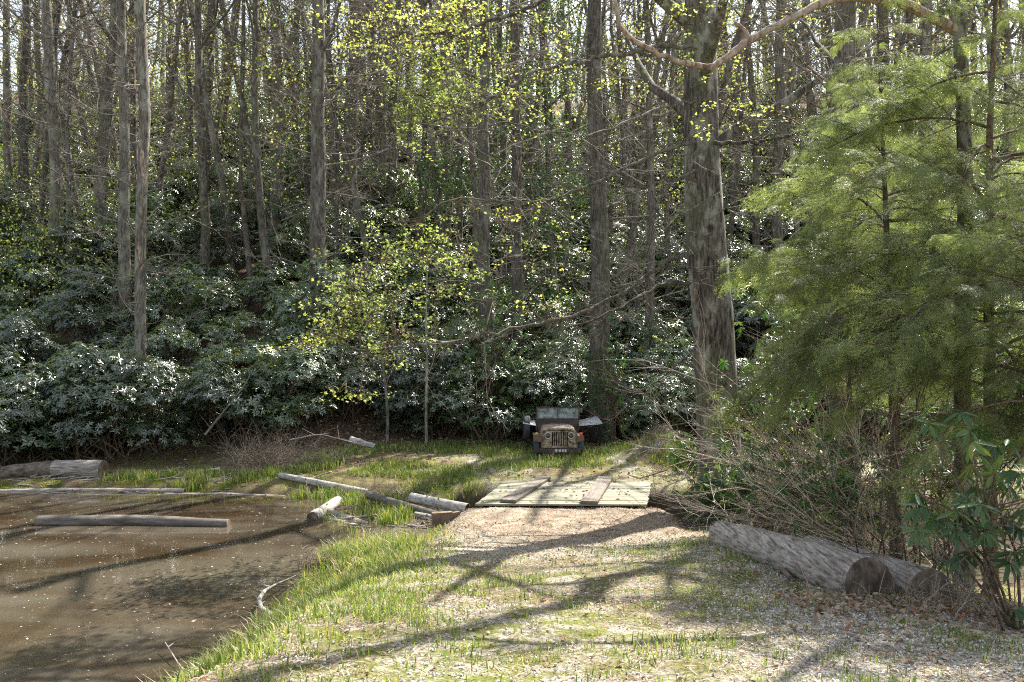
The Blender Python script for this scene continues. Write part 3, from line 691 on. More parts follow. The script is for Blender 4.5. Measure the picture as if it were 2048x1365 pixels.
# the wood beyond the crest, one mass of thin stems, twigs and spring leaves
rs.seed(25); random.seed(25); g = Geo(); tl = []
for q in range(420):
    Y = random.uniform(84, 150); X = random.uniform(-.66, .66) * Y; z = float(H(X, Y)); P = wander((X, Y, z - .5), (rs.randn() * .05, 0, 1), random.uniform(13, 22), 5, .15, .2)
    g.tube(P, np.linspace(random.uniform(.10, .24), .04, 6), 5, m=0)
    for z_ in range(9):
        i_ = random.randint(1, 5); a_ = random.random() * 6.28; Q_ = wander(P[i_], (math.cos(a_), math.sin(a_) * .5, .8), random.uniform(2, 5), 3, .4, .1)
        g.tube(Q_, [.05, .035, .02, .012], 3, m=0); tl += [Q_[2], Q_[3]]
tl = np.array(tl); k = rs.randint(0, len(tl), 42000); P = tl[k] + rs.randn(42000, 3) * [1.0, 1.0, .8]
g.many(LEAFQ, np.array([(0, 1, 2, 3)]), basis(rdir(42000), rdir(42000)) * rs.uniform(.08, .22, 42000)[:, None, None], P, m=1)
tag(g.build('far_wood', [M['bark'], M['far_leaf']]), 'thin trunks and young leaves of the wood beyond the hill crest', 'wood', kind='stuff')
# low leafing brush on the upper slope
rs.seed(26); n = 105000; k = 620; cx_ = rs.uniform(-.64, .64, k); cy_ = rs.uniform(44, 96, k); cy_[:90] = rs.uniform(33, 50, 90); cx_[:90] = rs.uniform(-.66, -.44, 90); cx_ = cx_ * cy_
i_ = rs.randint(0, k, n); P = np.stack([cx_[i_], cy_[i_], H(cx_, cy_)[i_]], 1) + rs.randn(n, 3) * [1.2, 1.2, .9] + [0, 0, 1.9]
g = Geo(); g.many(LEAFQ, np.array([(0, 1, 2, 3)]), basis(rdir(n), rdir(n)) * rs.uniform(.06, .14, n)[:, None, None], P, r=np.clip(vnoise(cx_ * .15, cy_ * .15, 8)[i_] * .9 + rs.rand(n) * .3 - .1, 0, 1))
for q in range(k):
    for z_ in range(5):
        b_ = np.array([cx_[q], cy_[q], float(H(cx_[q], cy_[q])) - .2]); g.tube([b_, b_ + rs.randn(3) * [.8, .8, .3] + [0, 0, 1.6]], [.02, .008], 3, m=1)
tag(g.build('undergrowth', [M['far_leaf'], M['twig']]), 'yellow green leafing undergrowth on the upper slope', 'undergrowth', kind='stuff')

# ---------------------------------------------------------------- rhododendrons
LV = np.array([(0, 0, 0), (.3, .13, .03), (.72, .12, .0), (1, 0, -.09), (.72, -.12, .0), (.3, -.13, .03)]); LQ = np.array([(0, 3, 2, 1), (0, 5, 4, 3)])
def whorls(g, P, A, L, nl=8, droop=(.05, .7), m=0, LVt=LV):
    n = len(P); A = A / np.linalg.norm(A, axis=1)[:, None]
    u = np.cross(A, rdir(n)); u /= np.linalg.norm(u, axis=1)[:, None]; v = np.cross(A, u)
    wv = rs.rand(n)
    for q in range(nl):
        th = q / nl * 6.283 + rs.rand(n) * .5
        dr = rs.uniform(droop[0], droop[1], n)
        d = u * np.cos(th)[:, None] + v * np.sin(th)[:, None] + A * (.45 - dr)[:, None] - np.array([0, 0, 1.]) * (dr * .5)[:, None]
        nn = A + rs.randn(n, 3) * .15
        g.many(LVt, LQ, basis(d, nn) * (L * rs.uniform(.7, 1.15, n))[:, None, None], P + d * .01, m=m, r=np.clip(wv * .75 + rs.rand(n) * .25, 0, 1) ** 1.0)
RP = []
def rhodo_proto(seed, nw, rx, hz, L=.17, nb=20):
    rs.seed(seed); random.seed(seed)
    a = rs.rand(nb) * 6.283; rr = np.sqrt(rs.rand(nb)) * rx * .8; zz = hz * (.04 + .72 * rs.rand(nb) * np.sqrt(np.clip(1 - (rr / rx) ** 2, .1, 1)))
    cc = np.stack([rr * np.cos(a), rr * np.sin(a), zz + .2], 1); br = rs.uniform(.45, .85, nb)
    k = rs.randint(0, nb, nw); d = rdir(nw); d[:, 2] = np.abs(d[:, 2]) * .9 - .15 + .2; d /= np.linalg.norm(d, axis=1)[:, None]
    P = cc[k] + d * (br[k] * rs.uniform(.75, 1.08, nw))[:, None]
    P[:, 2] = np.maximum(P[:, 2], .1)
    g = Geo(); whorls(g, P, d + np.array([0, 0, .75]), L, 8, (.0, .6)); cr = g.build('crown', M['rhodo'])
    g = Geo()
    for q in range(nb):
        g.tube([np.array([rs.randn() * .25, rs.randn() * .25, -.3]), cc[q] * [.5, .5, .45] + rs.randn(3) * .15, cc[q] + rs.randn(3) * .1], [.035, .025, .01], 5)
        for z in range(4): g.tube([cc[q], cc[q] + rdir(1)[0] * br[q] * .9], [.01, .005], 3)
    st = g.build('stems', M['brown_stem'])
    return cr, st
for s in range(5): RP.append(rhodo_proto(700 + s, 1700, 1.9, 3.2, (.14, .125, .16, .115, .135)[s], (22, 26, 20, 28, 24)[s]))
rs.seed(31); random.seed(31)
sh = []; tries = 0
def allowed(x, y):
    h = y - hill0(x)
    if h < .2: return False
    if 0 < x < 3.6 and y < 28.4: return False
    if abs(x - W(375, 0, y)[0]) < .9 and y < 27.5: return False
    return True
# front row by hand: px, Y, scale, label
front = [(-60, 24.6, 1.25, 'dark shaded rhododendron overhanging the far left bank'), (40, 25.2, 1.0, 'rhododendron low over the barky log on the left shore'),
         (150, 25.4, 1.2, 'big rhododendron above the pale log end on the left shore'), (235, 25.6, 1.05, 'round rhododendron below the half barkless trunk'),
         (310, 26.2, .95, 'rhododendron left of the dark leaf littered gully'), (455, 26.6, 1.0, 'rhododendron right of the dark leaf littered gully'),
         (530, 26.8, 1.15, 'tall dark rhododendron behind the dry weeds'), (620, 27.8, 1.1, 'shaded rhododendron left of the yellow leaf spray'),
         (700, 28.6, .9, 'open rhododendron above the brown leaf litter'), (790, 28.6, .85, 'rhododendron behind the two thin sapling stems'),
         (880, 28.3, 1.0, 'sunlit rhododendron right of the two thin sapling stems'), (975, 27.6, 1.05, 'tall dark rhododendron wrapped round the central trunk'),
         (1055, 29.0, .95, 'rhododendron peeking over the left side of the rusty vehicle'), (1125, 29.4, 1.05, 'bright rhododendron right behind the vehicle windscreen'),
         (1275, 28.6, .8, 'sunlit rhododendron right of the tree behind the vehicle'), (1345, 27.6, .85, 'low rhododendron behind the brush mound')]
def add_rhodo(x, y, s, lab, gr, k):
    e = empty('rhododendron', (x, y, float(H(x, y)) - .1), lab, 'shrub', gr, random.random() * 6.28)
    c = use(RP[k % 5][0], e); d = use(RP[k % 5][1], e)
    for o in (c, d): o.scale = (s, s, s * random.uniform(.9, 1.15))
for k, (px, Y, s, lab) in enumerate(front):
    X = W(px, 0, Y)[0]; add_rhodo(X, Y, s, lab, 'rhododendrons along the foot of the hill', k); sh.append((X, Y))
k = 0
while tries < 20000 and k < 262:
    tries += 1
    Y = 25 + 40 * random.random() ** 1.1; X = random.uniform(-.66, .68) * Y
    if not allowed(X, Y) or vnoise(X * .13 + 9, Y * .13, 77) < .10: continue
    dm = 2.15 + .012 * (Y - 25)
    if any((X - a) ** 2 + (Y - b) ** 2 < dm ** 2 for a, b in sh): continue
    sh.append((X, Y)); sz = random.uniform(.8, 1.3); row, sd_ = where(X / Y * F + 1024, ('second row', 'lower', 'middle', 'upper', 'high', 'topmost'), Y, 26, 65)
    add_rhodo(X, Y, sz, row + (' small' if sz < .97 else ' mid sized' if sz < 1.13 else ' big') + ' rhododendron of the thicket, ' + sd_, 'rhododendrons of the hillside thicket', k); k += 1

# ---------------------------------------------------------------- the giant tree with its leafing limbs
Y0 = 19.0
base = W(1440, 1040, Y0); base[2] = float(H(base[0], Y0)) - .1
e = empty('giant_tree', base, 'giant thick trunked tree right of the bridge with long lichened limbs', 'tree')
pts = [W(1447, 1060, Y0), W(1444, 1000, Y0), W(1438, 900, Y0), W(1432, 760, Y0), W(1424, 620, Y0), W(1412, 480, Y0), W(1404, 340, Y0), W(1402, 200, Y0), W(1400, 60, Y0), W(1398, -150, Y0), W(1400, -500, Y0), W(1405, -900, Y0)]
rad = np.array([60, 50, 43, 41, 40.5, 39, 35.5, 33.5, 31, 28, 20, 11]) * Y0 / F
g = Geo(); P = np.array(pts) - base; tt = np.linspace(0, 11, 56); P = np.stack([np.interp(tt, range(12), P[:, c]) for c in range(3)], 1); rad = np.interp(tt, range(12), rad)
g.tube(P, rad, 26, wob=.055)
for z in range(12):
    an = z * 2.4; hgt = 8 + z * .7
    g.tube(wander((P[45][0], P[45][1], hgt), (math.cos(an), math.sin(an), .8), 5, 5, .35, .2), np.linspace(.16, .03, 6), 6)
g.build('trunk', M['bark_big'], e)
limbs = [
 ([(1385, 508, 18.7), (1340, 515, 18), (1300, 545, 17.6), (1240, 590, 17.2), (1180, 622, 17), (1090, 648, 16.8), (1000, 662, 16.6), (900, 683, 16.4), (830, 692, 16.3), (740, 700, 16.2), (680, 690, 16.1)], 6.2),
 ([(1380, 565, 18.7), (1320, 570, 18.2), (1250, 610, 17.8), (1190, 640, 17.6), (1120, 655, 17.4)], 6),
 ([(1390, 285, 18.6), (1330, 300, 18), (1240, 345, 17.4), (1150, 380, 17), (1080, 402, 16.6), (1010, 405, 16.3), (930, 395, 16.1)], 5),
 ([(1395, 95, 18.7), (1320, 90, 18), (1230, 112, 17.4), (1150, 128, 17), (1060, 148, 16.8), (985, 195, 16.4), (940, 215, 16.2), (860, 250, 16)], 6),
 ([(1400, -20, 18.7), (1280, -40, 17.5), (1150, -20, 17), (1040, 22, 16.6), (960, 50, 16.4), (890, 70, 16.2), (800, 70, 16), (730, 90, 15.9)], 6),
 ([(1395, 340, 18.6), (1350, 360, 18), (1315, 400, 17.6), (1295, 450, 17.4), (1288, 540, 17.3), (1262, 580, 17.2)], 4),
 ([(1430, 285, 18.6), (1500, 288, 18), (1560, 275, 17.5), (1640, 270, 17)], 5.5),
 ([(1395, 200, 18.7), (1330, 215, 18.2), (1240, 250, 17.6), (1180, 270, 17.2), (1080, 262, 16.8), (1000, 240, 16.4)], 4),
 ([(1385, 700, 18.7), (1320, 760, 18.2), (1270, 790, 18)], 2.5),
 ([(1415, 440, 18.6), (1480, 400, 18), (1560, 330, 17), (1600, 250, 16.5)], 3),
]
LP = []
rs.seed(41); random.seed(41)
for L_, wd in limbs:
    P = np.array([W(*p) for p in L_]) - base; k = len(P); tt = np.linspace(0, k - 1, k * 4)
    P = np.stack([np.interp(tt, range(k), P[:, c]) for c in range(3)], 1); P[1:] += rs.randn(len(P) - 1, 3) * .025
    g = Geo(); rr = np.linspace(wd, wd * .3, len(P)) * 14.5 / F; g.tube(P, rr, 8, wob=.3)
    for q in range(int(len(P) * 1.1)):
        i = random.randint(3, len(P) - 2); d = (P[i + 1] - P[i]); d /= np.linalg.norm(d)
        twigs(g, P[i], d * .6 + rs.randn(3) * [.6, .6, .5], random.uniform(.4, 1.5), .011, 2, 4, .55, .1)
    g.build('limb', M['bark'], e); LP.append(P)
allP = np.vstack(LP)
# clumps of young leaves: px, py, Y, rx, ry, count
CL = [(700, 75, 16, 60, 35, 130), (760, 45, 16, 60, 30, 130), (800, 75, 16, 60, 35, 170), (880, 35, 16.2, 60, 40, 240), (905, 75, 16, 60, 35, 260), (940, 20, 16.3, 70, 25, 200), (820, 130, 16, 70, 40, 170), (740, 95, 16, 40, 25, 60),
      (870, 150, 16, 70, 35, 220), (930, 180, 16.2, 60, 35, 200), (840, 190, 16, 60, 35, 220), (850, 230, 15.9, 50, 28, 220), (815, 255, 16, 40, 22, 110), (900, 215, 16, 60, 30, 200), (990, 130, 16.4, 60, 40, 110), (1030, 210, 16.5, 60, 40, 110),
      (1080, 150, 16.7, 60, 50, 90), (1140, 110, 17, 60, 40, 60), (1170, 180, 17, 60, 40, 70), (1230, 140, 17.2, 50, 40, 60), (1290, 60, 17.4, 60, 40, 80), (1340, 130, 17.6, 60, 40, 60), (1380, 40, 17.8, 50, 30, 60), (1060, 60, 16.8, 60, 30, 60),
      (1450, 200, 17, 50, 40, 60), (1500, 240, 17, 40, 40, 45), (1430, 260, 17, 40, 30, 30), (1560, 230, 16.6, 50, 30, 30), (1370, 20, 17, 40, 20, 40),
      (620, 695, 16, 32, 15, 90), (650, 660, 16, 36, 20, 120), (680, 625, 16, 45, 25, 180), (720, 610, 16, 50, 35, 200), (700, 570, 16.1, 45, 25, 130), (740, 540, 16.2, 50, 30, 150), (770, 505, 16.3, 50, 30, 150), (700, 680, 16, 50, 20, 110),
      (745, 640, 16, 60, 30, 180), (790, 590, 16.2, 60, 35, 180), (800, 660, 16.1, 60, 30, 150), (850, 520, 16.4, 70, 40, 200), (880, 570, 16.4, 60, 35, 160), (820, 460, 16.5, 60, 30, 110), (900, 480, 16.5, 60, 35, 130), (930, 530, 16.5, 50, 35, 110),
      (960, 600, 16.6, 50, 30, 60), (690, 780, 16, 28, 16, 60), (720, 790, 16, 28, 14, 40), (780, 720, 16.1, 40, 25, 70), (770, 700, 16, 40, 20, 70), (1080, 560, 16.9, 60, 40, 60), (1100, 610, 17, 50, 25, 60), (1060, 480, 16.8, 60, 40, 60), (1110, 430, 17, 50, 30, 50), (1140, 530, 17, 50, 30, 40),
      (1000, 450, 16.8, 50, 30, 50), (600, 690, 16, 16, 8, 25), (1330, 660, 17.8, 40, 30, 20)]
MV = np.array([(0, 0, 0), (.12, .30, .0), (.42, .48, .04), (.5, .2, .0), (1, 0, -.05), (.5, -.2, .0), (.42, -.48, .04), (.12, -.3, 0)]); MQ = np.array([(0, 3, 2, 1), (0, 5, 4, 3), (0, 7, 6, 5)])
gt = Geo(); gl = Geo()
for (px, py, Y, rx, ry, cnt_) in CL:
    cnt_ = int(cnt_ * 1.35); rx *= 1.25; ry *= 1.3
    c = W(px, py, Y) - base; i = np.argmin(((allP - c) ** 2).sum(1)); a = allP[i]
    s_ = Y / F; m1 = (a + c) / 2 + rs.randn(3) * .12 + [0, 0, .12]
    gt.tube([a, m1, c], [.016, .010, .006], 4)
    k = max(4, cnt_ // 9); sub = c + rs.randn(k, 3) * np.array([rx * s_ * .55, .45, ry * s_ * .5])
    for sp_ in sub: gt.tube([c + (m1 - c) * random.random() * .5, (c + sp_) / 2 + rs.randn(3) * .05, sp_], [.006, .004, .002], 3)
    idx = rs.randint(0, k, cnt_); P = sub[idx] + rs.randn(cnt_, 3) * [.09, .09, .05]
    d = rs.randn(cnt_, 3) * [1, 1, .5]; d[:, 2] -= .3; nn = np.array([0, -.1, 1.]) + rs.randn(cnt_, 3) * .55
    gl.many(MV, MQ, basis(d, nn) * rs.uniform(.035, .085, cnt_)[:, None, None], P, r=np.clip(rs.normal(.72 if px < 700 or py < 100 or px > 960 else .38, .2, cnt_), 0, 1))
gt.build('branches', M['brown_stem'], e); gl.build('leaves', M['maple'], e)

# off to the right: a tree that carries the bare crooked limb along the top
Yb = 11.5; base = W(1930, 0, Yb); base[2] = float(H(base[0], Yb))
e = empty('leaning_tree', base, 'tree half hidden in the hemlocks with a bare crooked limb across the top', 'tree')
g = Geo(); P = np.array([base + [0, 0, -.3], W(1925, 700, Yb), W(1930, 400, Yb), W(1926, 200, Yb), W(1920, 90, Yb), W(1916, 20, Yb), W(1912, -150, Yb), W(1915, -400, Yb), W(1920, -900, Yb)]) - base
g.tube(P, [.13, .10, .095, .09, .09, .088, .08, .06, .03], 12, wob=.12); g.build('trunk', M['bark_big'], e)
P = np.array([W(1912, 60, 11.5), W(1820, 12, 11.3), W(1730, -8, 11.2), W(1660, 0, 11), W(1600, 28, 10.9), W(1545, 55, 10.8), W(1495, 82, 10.7), W(1460, 112, 10.6), W(1425, 136, 10.5), W(1385, 130, 10.45), W(1340, 118, 10.4), W(1300, 98, 10.3), W(1262, 78, 10.25), W(1240, 58, 10.2), W(1234, 20, 10.1), W(1222, -40, 10)]) - base
k = len(P); tt = np.linspace(0, k - 1, k * 3); P2 = np.stack([np.interp(tt, range(k), P[:, c]) for c in range(3)], 1) + rs.randn(k * 3, 3) * .008
g = Geo(); g.tube(P2, np.interp(tt, range(k), [.075, .07, .062, .055, .048, .045, .047, .043, .039, .036, .033, .031, .031, .028, .022, .014]), 10, wob=.12)
g.tube([P[6], P[6] + [-.03, 0, .12], P[6] + [-.12, 0, .2], P[6] + [-.17, 0, .23]], [.045, .035, .03, .02], 7, wob=.2)
g.build('bare_limb', M['deadwood'], e)
g = Geo(); rs.seed(43); random.seed(43)
for q in range(16):
    a = random.choice(P[:5]); twigs(g, a, (random.uniform(-1, .3), random.uniform(-.3, .5), random.uniform(-.8, .8)), random.uniform(.8, 1.8), .012, 2, 4, .6, .1)
g.build('branches', M['twig'], e)

# ---------------------------------------------------------------- hemlocks
def frond(seed, L=.34):
    rs.seed(seed); V = []; 
    g = Geo(); tw = Geo()
    main = np.array([(0, 0, 0), (L * .5, 0, .01), (L, 0, -.05)])
    lines = [main]
    for q in range(9):
        t = .12 + .8 * q / 9; b = np.array([L * t, 0, .01 - .05 * t ** 2]); sgn = 1 if q % 2 else -1
        l = L * .42 * (1 - t * .6) * rs.uniform(.7, 1.1)
        lines.append(np.array([b, b + [l * .35, sgn * l * .55, -.005], b + [l * .8, sgn * l * .95, -.025]]))
    Ps = []; Ds = []
    for ln in lines:
        seglen = np.linalg.norm(ln[2] - ln[0]); n = int(seglen / .009)
        for q in range(n):
            t = q / n * 2; i = min(int(t), 1); p = ln[i] + (ln[i + 1] - ln[i]) * (t - i); d = ln[i + 1] - ln[i]; d /= np.linalg.norm(d)
            sd_ = np.array([-d[1], d[0], 0]) * (1 if q % 2 else -1)
            Ps.append(p); Ds.append(d * .45 + sd_ + np.array([0, 0, rs.randn() * .25]))
    Ps = np.array(Ps); Ds = np.array(Ds); n = len(Ps)
    TVn = np.array([(0, -.12, 0), (.9, -.10, 0), (1.1, .02, 0), (.0, .12, 0)])
    g.many(TVn, np.array([(0, 1, 2, 3)]), basis(Ds, np.array([0, 0, 1.]) + rs.randn(n, 3) * .3) * rs.uniform(.017, .027, n)[:, None, None], Ps)
    return np.concatenate(g.v), np.concatenate([a[0] for a in g.q]), lines
FR = [frond(800 + s) for s in range(3)]
def bough(seed, L=2.0, droop=.5):
    rs.seed(seed); random.seed(seed); g = Geo(); st = Geo()
    main = wander((0, 0, 0), (1, 0, .25), L, 8, .15, -droop)
    st.tube(main, np.linspace(.022, .004, 9), 5)
    spots = []
    for q in range(15):
        t = .15 + .82 * q / 15; i = min(int(t * 8), 7); p = main[i] + (main[i + 1] - main[i]) * (t * 8 - i); sgn = 1 if q % 2 else -1
        l = L * .42 * (1 - .7 * t) + .12
        sp = wander(p, (.75, sgn * .8, rs.randn() * .15), l, 4, .12, -.4); st.tube(sp, np.linspace(.008, .002, 5), 3)
        for z in range(5): spots.append((sp[z], sp[min(z + 1, 4)] - sp[max(z - 1, 0)] if z else sp[1] - sp[0]))
        for z in (1, 2, 3): 
            d = sp[z + 1] - sp[z]; spots.append((sp[z], d + np.array([-d[1], d[0], 0]) * random.choice((-.9, .9))))
    for z in (5, 6, 7, 8): spots.append((main[z], main[min(z + 1, 8)] - main[z - 1]))
    P = np.array([s_[0] for s_ in spots]); D = np.array([s_[1] for s_ in spots]); D = D / np.linalg.norm(D, axis=1)[:, None] + rs.randn(len(D), 3) * [.45, .45, .3]; D[:, 2] -= .5
    Nn = np.array([0, 0, 1.]) + rs.randn(len(P), 3) * .4
    for f in range(3):
        k = np.arange(len(P)) % 3 == f
        g.many(FR[f][0], FR[f][1], basis(D[k], Nn[k]) * rs.uniform(.65, 1.1, k.sum())[:, None, None], P[k])
    a = g.build('bough', M['hemlock']); s2 = st.build('stem', M['brown_stem'], a); return a, s2
BO = [bough(820, 2.0, 1.0), bough(821, 2.3, 1.4), bough(822, 1.8, .6), bough(823, 2.1, 1.7)]
def use_bough(k, parent):
    a, s2 = BO[k]
    if a.name in protos_used:
        c = a.copy(); C.collection.objects.link(c); d = s2.copy(); C.collection.objects.link(d); d.parent = c
    else: c = a; protos_used.add(a.name)
    c.parent = parent; return c
def hemlock(px, Y, z0, z1, n, Lmax, lab, seed, r=.09, lean=0, sector=None):
    X = W(px, 0, Y)[0]; b = np.array([X, Y, float(H(X, Y)) - .1]); e = empty('hemlock', b, lab, 'tree', 'hemlocks on the right')
    rs.seed(seed); random.seed(seed)
    top = z1 + .6; k = 9; t = np.linspace(0, 1, k); P = np.stack([lean * t + np.cumsum(rs.randn(k) * .03), np.cumsum(rs.randn(k) * .03), -.2 + (top + .2) * t], 1)
    g = Geo(); g.tube(P, r * (1.05 - t), 9, wob=.1); g.build('trunk', M['brown_stem'], e)
    for q in range(n):
        u = (q + random.random()) / n; z = z0 + (z1 - z0) * u
        px_ = np.interp(z, P[:, 2], P[:, 0]); py_ = np.interp(z, P[:, 2], P[:, 1])
        c = use_bough(q % 4, e); c.location = (px_, py_, z)
        az = q * 2.39996 + random.random() * .5
        s = Lmax / 2.1 * (.72 + .28 * min(1, u / .25)) * (1.0 - .75 * u ** 1.25) * random.choice((.5, .8, .9, 1.0, 1.1, 1.3)) * random.uniform(.9, 1.08)
        c.rotation_euler = (random.uniform(-.35, .35), random.uniform(-.6, .25), az); c.scale = (s, s, s)
hemlock(1800, 12.0, 3.0, 7.8, 62, 2.5, 'full bright green hemlock left in the group, beside the giant trunk', 51, lean=-.3)
hemlock(1985, 10.6, 2.6, 9.0, 68, 2.4, 'hemlock at the right edge with reddish brown stems showing', 52, lean=.1)
hemlock(1700, 15.2, 3.0, 8.4, 58, 2.4, 'slimmer hemlock behind the bare twiggy shrubs', 53, .07)
hemlock(2080, 8.9, 1.7, 4.6, 44, 2.0, 'nearest hemlock with low drooping sprays at the right edge', 54, .06)

# ---------------------------------------------------------------- bare shrubs, saplings, weeds
def bare_shrub(px, Y, n, L, lab, seed, dirx=-.6, m='twig_pale', leaves=0, base_r=.25, up=.8, gr=None, dep=2, r0=.011):
    X = W(px, 0, Y)[0]; b = np.array([X, Y, float(H(X, Y)) - .05]); rs.seed(seed); random.seed(seed)
    g = Geo(); tips = []
    for q in range(n):
        twigs(g, (rs.randn() * base_r, rs.randn() * base_r, 0), (dirx + rs.randn() * .4, rs.randn() * .4 - .1, up + rs.rand() * .5), L * random.uniform(.6, 1.1), r0, dep, 5, .55, -.08, tips, 5)
    e = empty('bare_shrub', b, lab, 'shrub', gr)
    g.build('stems', M[m], e)
    if leaves:
        t_ = np.array(tips); k = rs.randint(0, len(t_), leaves); P = t_[k] + rs.randn(leaves, 3) * .02
        gl = Geo(); gl.many(LV, LQ, basis(rs.randn(leaves, 3), np.array([0, 0, 1.]) + rs.randn(leaves, 3) * .5) * rs.uniform(.03, .06, leaves)[:, None, None], P, r=rs.uniform(.4, 1, leaves)); gl.build('leaves', M['maple'], e)
bare_shrub(1850, 12.8, 10, 3.6, 'bare pale twiggy shrub spreading left above the big logs', 61, -.9, up=.75, r0=.017)
bare_shrub(1750, 13.6, 9, 3.3, 'tangled bare shrub behind the far end of the logs', 62, -.8, up=.7, r0=.016)
bare_shrub(1720, 14.6, 8, 4.0, 'tall arching bare shrub reaching up under the left hemlock', 69, -.75, up=1.15, r0=.016)
bare_shrub(1640, 14.0, 9, 2.2, 'small leafing shrub between the logs and the giant trunk', 63, -.2, leaves=500)
bare_shrub(1330, 17.2, 7, 1.3, 'low budding bush at the right corner of the bridge', 64, .0, m='brown_stem', leaves=120, base_r=.35, r0=.007)
bare_shrub(1800, 10.6, 9, 1.7, 'small leafy shoots growing behind the nearer log', 65, -.1, leaves=420, m='brown_stem', r0=.007)
bare_shrub(1870, 10.4, 16, 2.6, 'thicket of upright brown stems beside the rhododendron', 66, .05, m='brown_stem', up=1.6, dep=1, base_r=.45, r0=.014)
bare_shrub(1945, 8.6, 9, 1.5, 'brittle grey twigs around the end of the farther log', 67, -.3, m='twig', r0=.007, up=.6)
bare_shrub(1560, 16.0, 10, 2.2, 'leafing undergrowth at the foot of the giant trunk', 68, -.1, leaves=700, m='brown_stem', r0=.008)
for k, (px, Y, ht, lab) in enumerate([(774, 26.0, 760, 'thin straight sapling, left of the pair on the far clearing'), (853, 26.2, 690, 'thin straight sapling, right of the pair on the far clearing'), (1400, 22.5, 760, 'thin sapling left of the giant trunk base')]):
    b = W(px, 900, Y); b[2] = float(H(b[0], Y)) - .05; rs.seed(70 + k); random.seed(70 + k)
    e = empty('sapling', b, lab, 'sapling'); g = Geo(); L = (900 - ht) / F * Y + 2.2
    P = wander((0, 0, 0), (0, 0, 1), L, 8, .08, .1); g.tube(P, np.linspace(.05, .015, 9), 7, wob=.1)
    g.build('stem', M['bark_pale'], e); g = Geo()
    for z in range(12): twigs(g, P[random.randint(4, 8)], (rs.randn(), rs.randn(), .5), random.uniform(.4, 1), .007, 1, 4)
    g.build('branches', M['twig'], e)
# broad-leaved rhododendrons close by on the right and in front of the giant trunk
def near_rhodo(px, py, Y, n, rx, rz, L, lab, seed, nstem=7):
    c = W(px, py, Y); b = np.array([c[0] + rx * .3, Y + .1, float(H(c[0], Y))]); rs.seed(seed)
    e = empty('rhododendron', b, lab, 'shrub', 'rhododendrons on the right')
    P = (c - b) + rs.randn(n, 3) * [rx * .5, rx * .4, rz * .45]; P[:, 2] = np.maximum(P[:, 2], .12); A = np.tile([-.2, -.35, 1.], (n, 1)) + rs.randn(n, 3) * .5
    g = Geo(); whorls(g, P, A, L, 8, (.3, 1.3)); g.build('crown', M['rhodo_near'], e)
    g = Geo(); c0 = P.mean(0)
    for q in range(nstem):
        m_ = c0 * [.6, .6, .55] + rs.randn(3) * [rx * .3, .1, .1]; g.tube([np.array([rs.randn() * .08, rs.randn() * .08, -.1]), m_, c0 + rs.randn(3) * [rx * .4, rx * .3, rz * .2]], [.016, .012, .006], 5)
        for z in range(max(2, n // nstem)): g.tube([m_ + (c0 - m_) * rs.rand(), P[rs.randint(0, n)]], [.006, .004], 4)
    g.build('stems', M['brown_stem'], e)
near_rhodo(1985, 1010, 7.3, 46, .75, .75, .17, 'broad leaved rhododendron with drooping leaves at the right edge', 81)
near_rhodo(1560, 850, 17.6, 170, 1.1, 1.3, .17, 'dark rhododendron filling the space right of the giant trunk', 82)
near_rhodo(1500, 960, 17.2, 110, .9, .6, .17, 'low rhododendron clump at the foot of the giant trunk', 83)
near_rhodo(1690, 970, 13.4, 170, 1.5, .75, .15, 'shaded rhododendron behind the bare twigs above the logs', 84)
near_rhodo(1385, 905, 22.6, 70, .7, .5, .16, 'small rhododendron left of the giant trunk base', 85)
near_rhodo(1860, 930, 14.5, 150, 1.5, .9, .16, 'shaded rhododendron behind the hemlock stems', 86)
near_rhodo(1640, 700, 22, 230, 2.2, 1.8, .17, 'tall rhododendron behind the hemlock and right of the giant trunk', 87)
near_rhodo(1850, 700, 20, 260, 2.6, 2.0, .17, 'dense rhododendron wall behind the right hemlocks', 88)
near_rhodo(2050, 800, 18, 220, 2.6, 2.0, .17, 'rhododendron bank deep in the right edge', 89)
near_rhodo(1440, 985, 18.0, 120, .9, .55, .16, 'leafy rhododendron hiding the foot of the giant trunk', 93)
near_rhodo(985, 745, 27.6, 330, 1.0, 2.6, .15, 'tall dark evergreen growth wrapped round the foot of the central trunk', 90, 9)
near_rhodo(1215, 760, 26.7, 210, .75, 2.2, .15, 'dark evergreen growth climbing the trunk behind the vehicle', 92, 7)
# dry weeds
def weeds(px, Y, rx, n, h, lab, m='straw', name='dry_weeds'):
    c = W(px, 0, Y); b = np.array([c[0], Y, float(H(c[0], Y))]); g = Geo()
    for q in range(n):
        p = np.array([rs.randn() * rx, rs.randn() * rx * .5, 0]); p[2] = max(float(H(b[0] + p[0], b[1] + p[1])), WATER_Z) - b[2]
        twigs(g, p, (rs.randn() * .45, rs.randn() * .45, 1), h * random.uniform(.5, 1.1), .006, 1, 5, .5, -.5, None, 4)
    o = g.build(name, M[m]); o.location = tuple(b); return tag(o, lab, 'weeds', kind='stuff')
rs.seed(91); random.seed(91)
weeds(545, 23.9, .55, 170, 1.2, 'dry grey brown weeds by the far shore')
weeds(640, 23.6, .6, 90, .55, 'dry bent stalks beside the grassy bank')
weeds(625, 14.2, .16, 60, .36, 'small dry pinkish weed tuft at the pond edge')
weeds(1320, 24.2, .5, 150, .4, 'dead stalks and brush over the low mound')
weeds(1880, 8.0, .5, 60, .35, 'broken dry twigs on the ground by the log ends')
weeds(760, 20.6, .7, 90, .4, 'dry stalks along the far bank left of the bridge')
x, y = clump(0, np.array([W(1180, 0, 24.2)[0], W(1070, 0, 24.1)[0], W(1220, 0, 24.5)[0], W(1110, 0, 24.0)[0], W(1260, 0, 24.8)[0]]), np.array([24.2, 24.1, 24.6, 24.0, 24.8]), 170, .3)
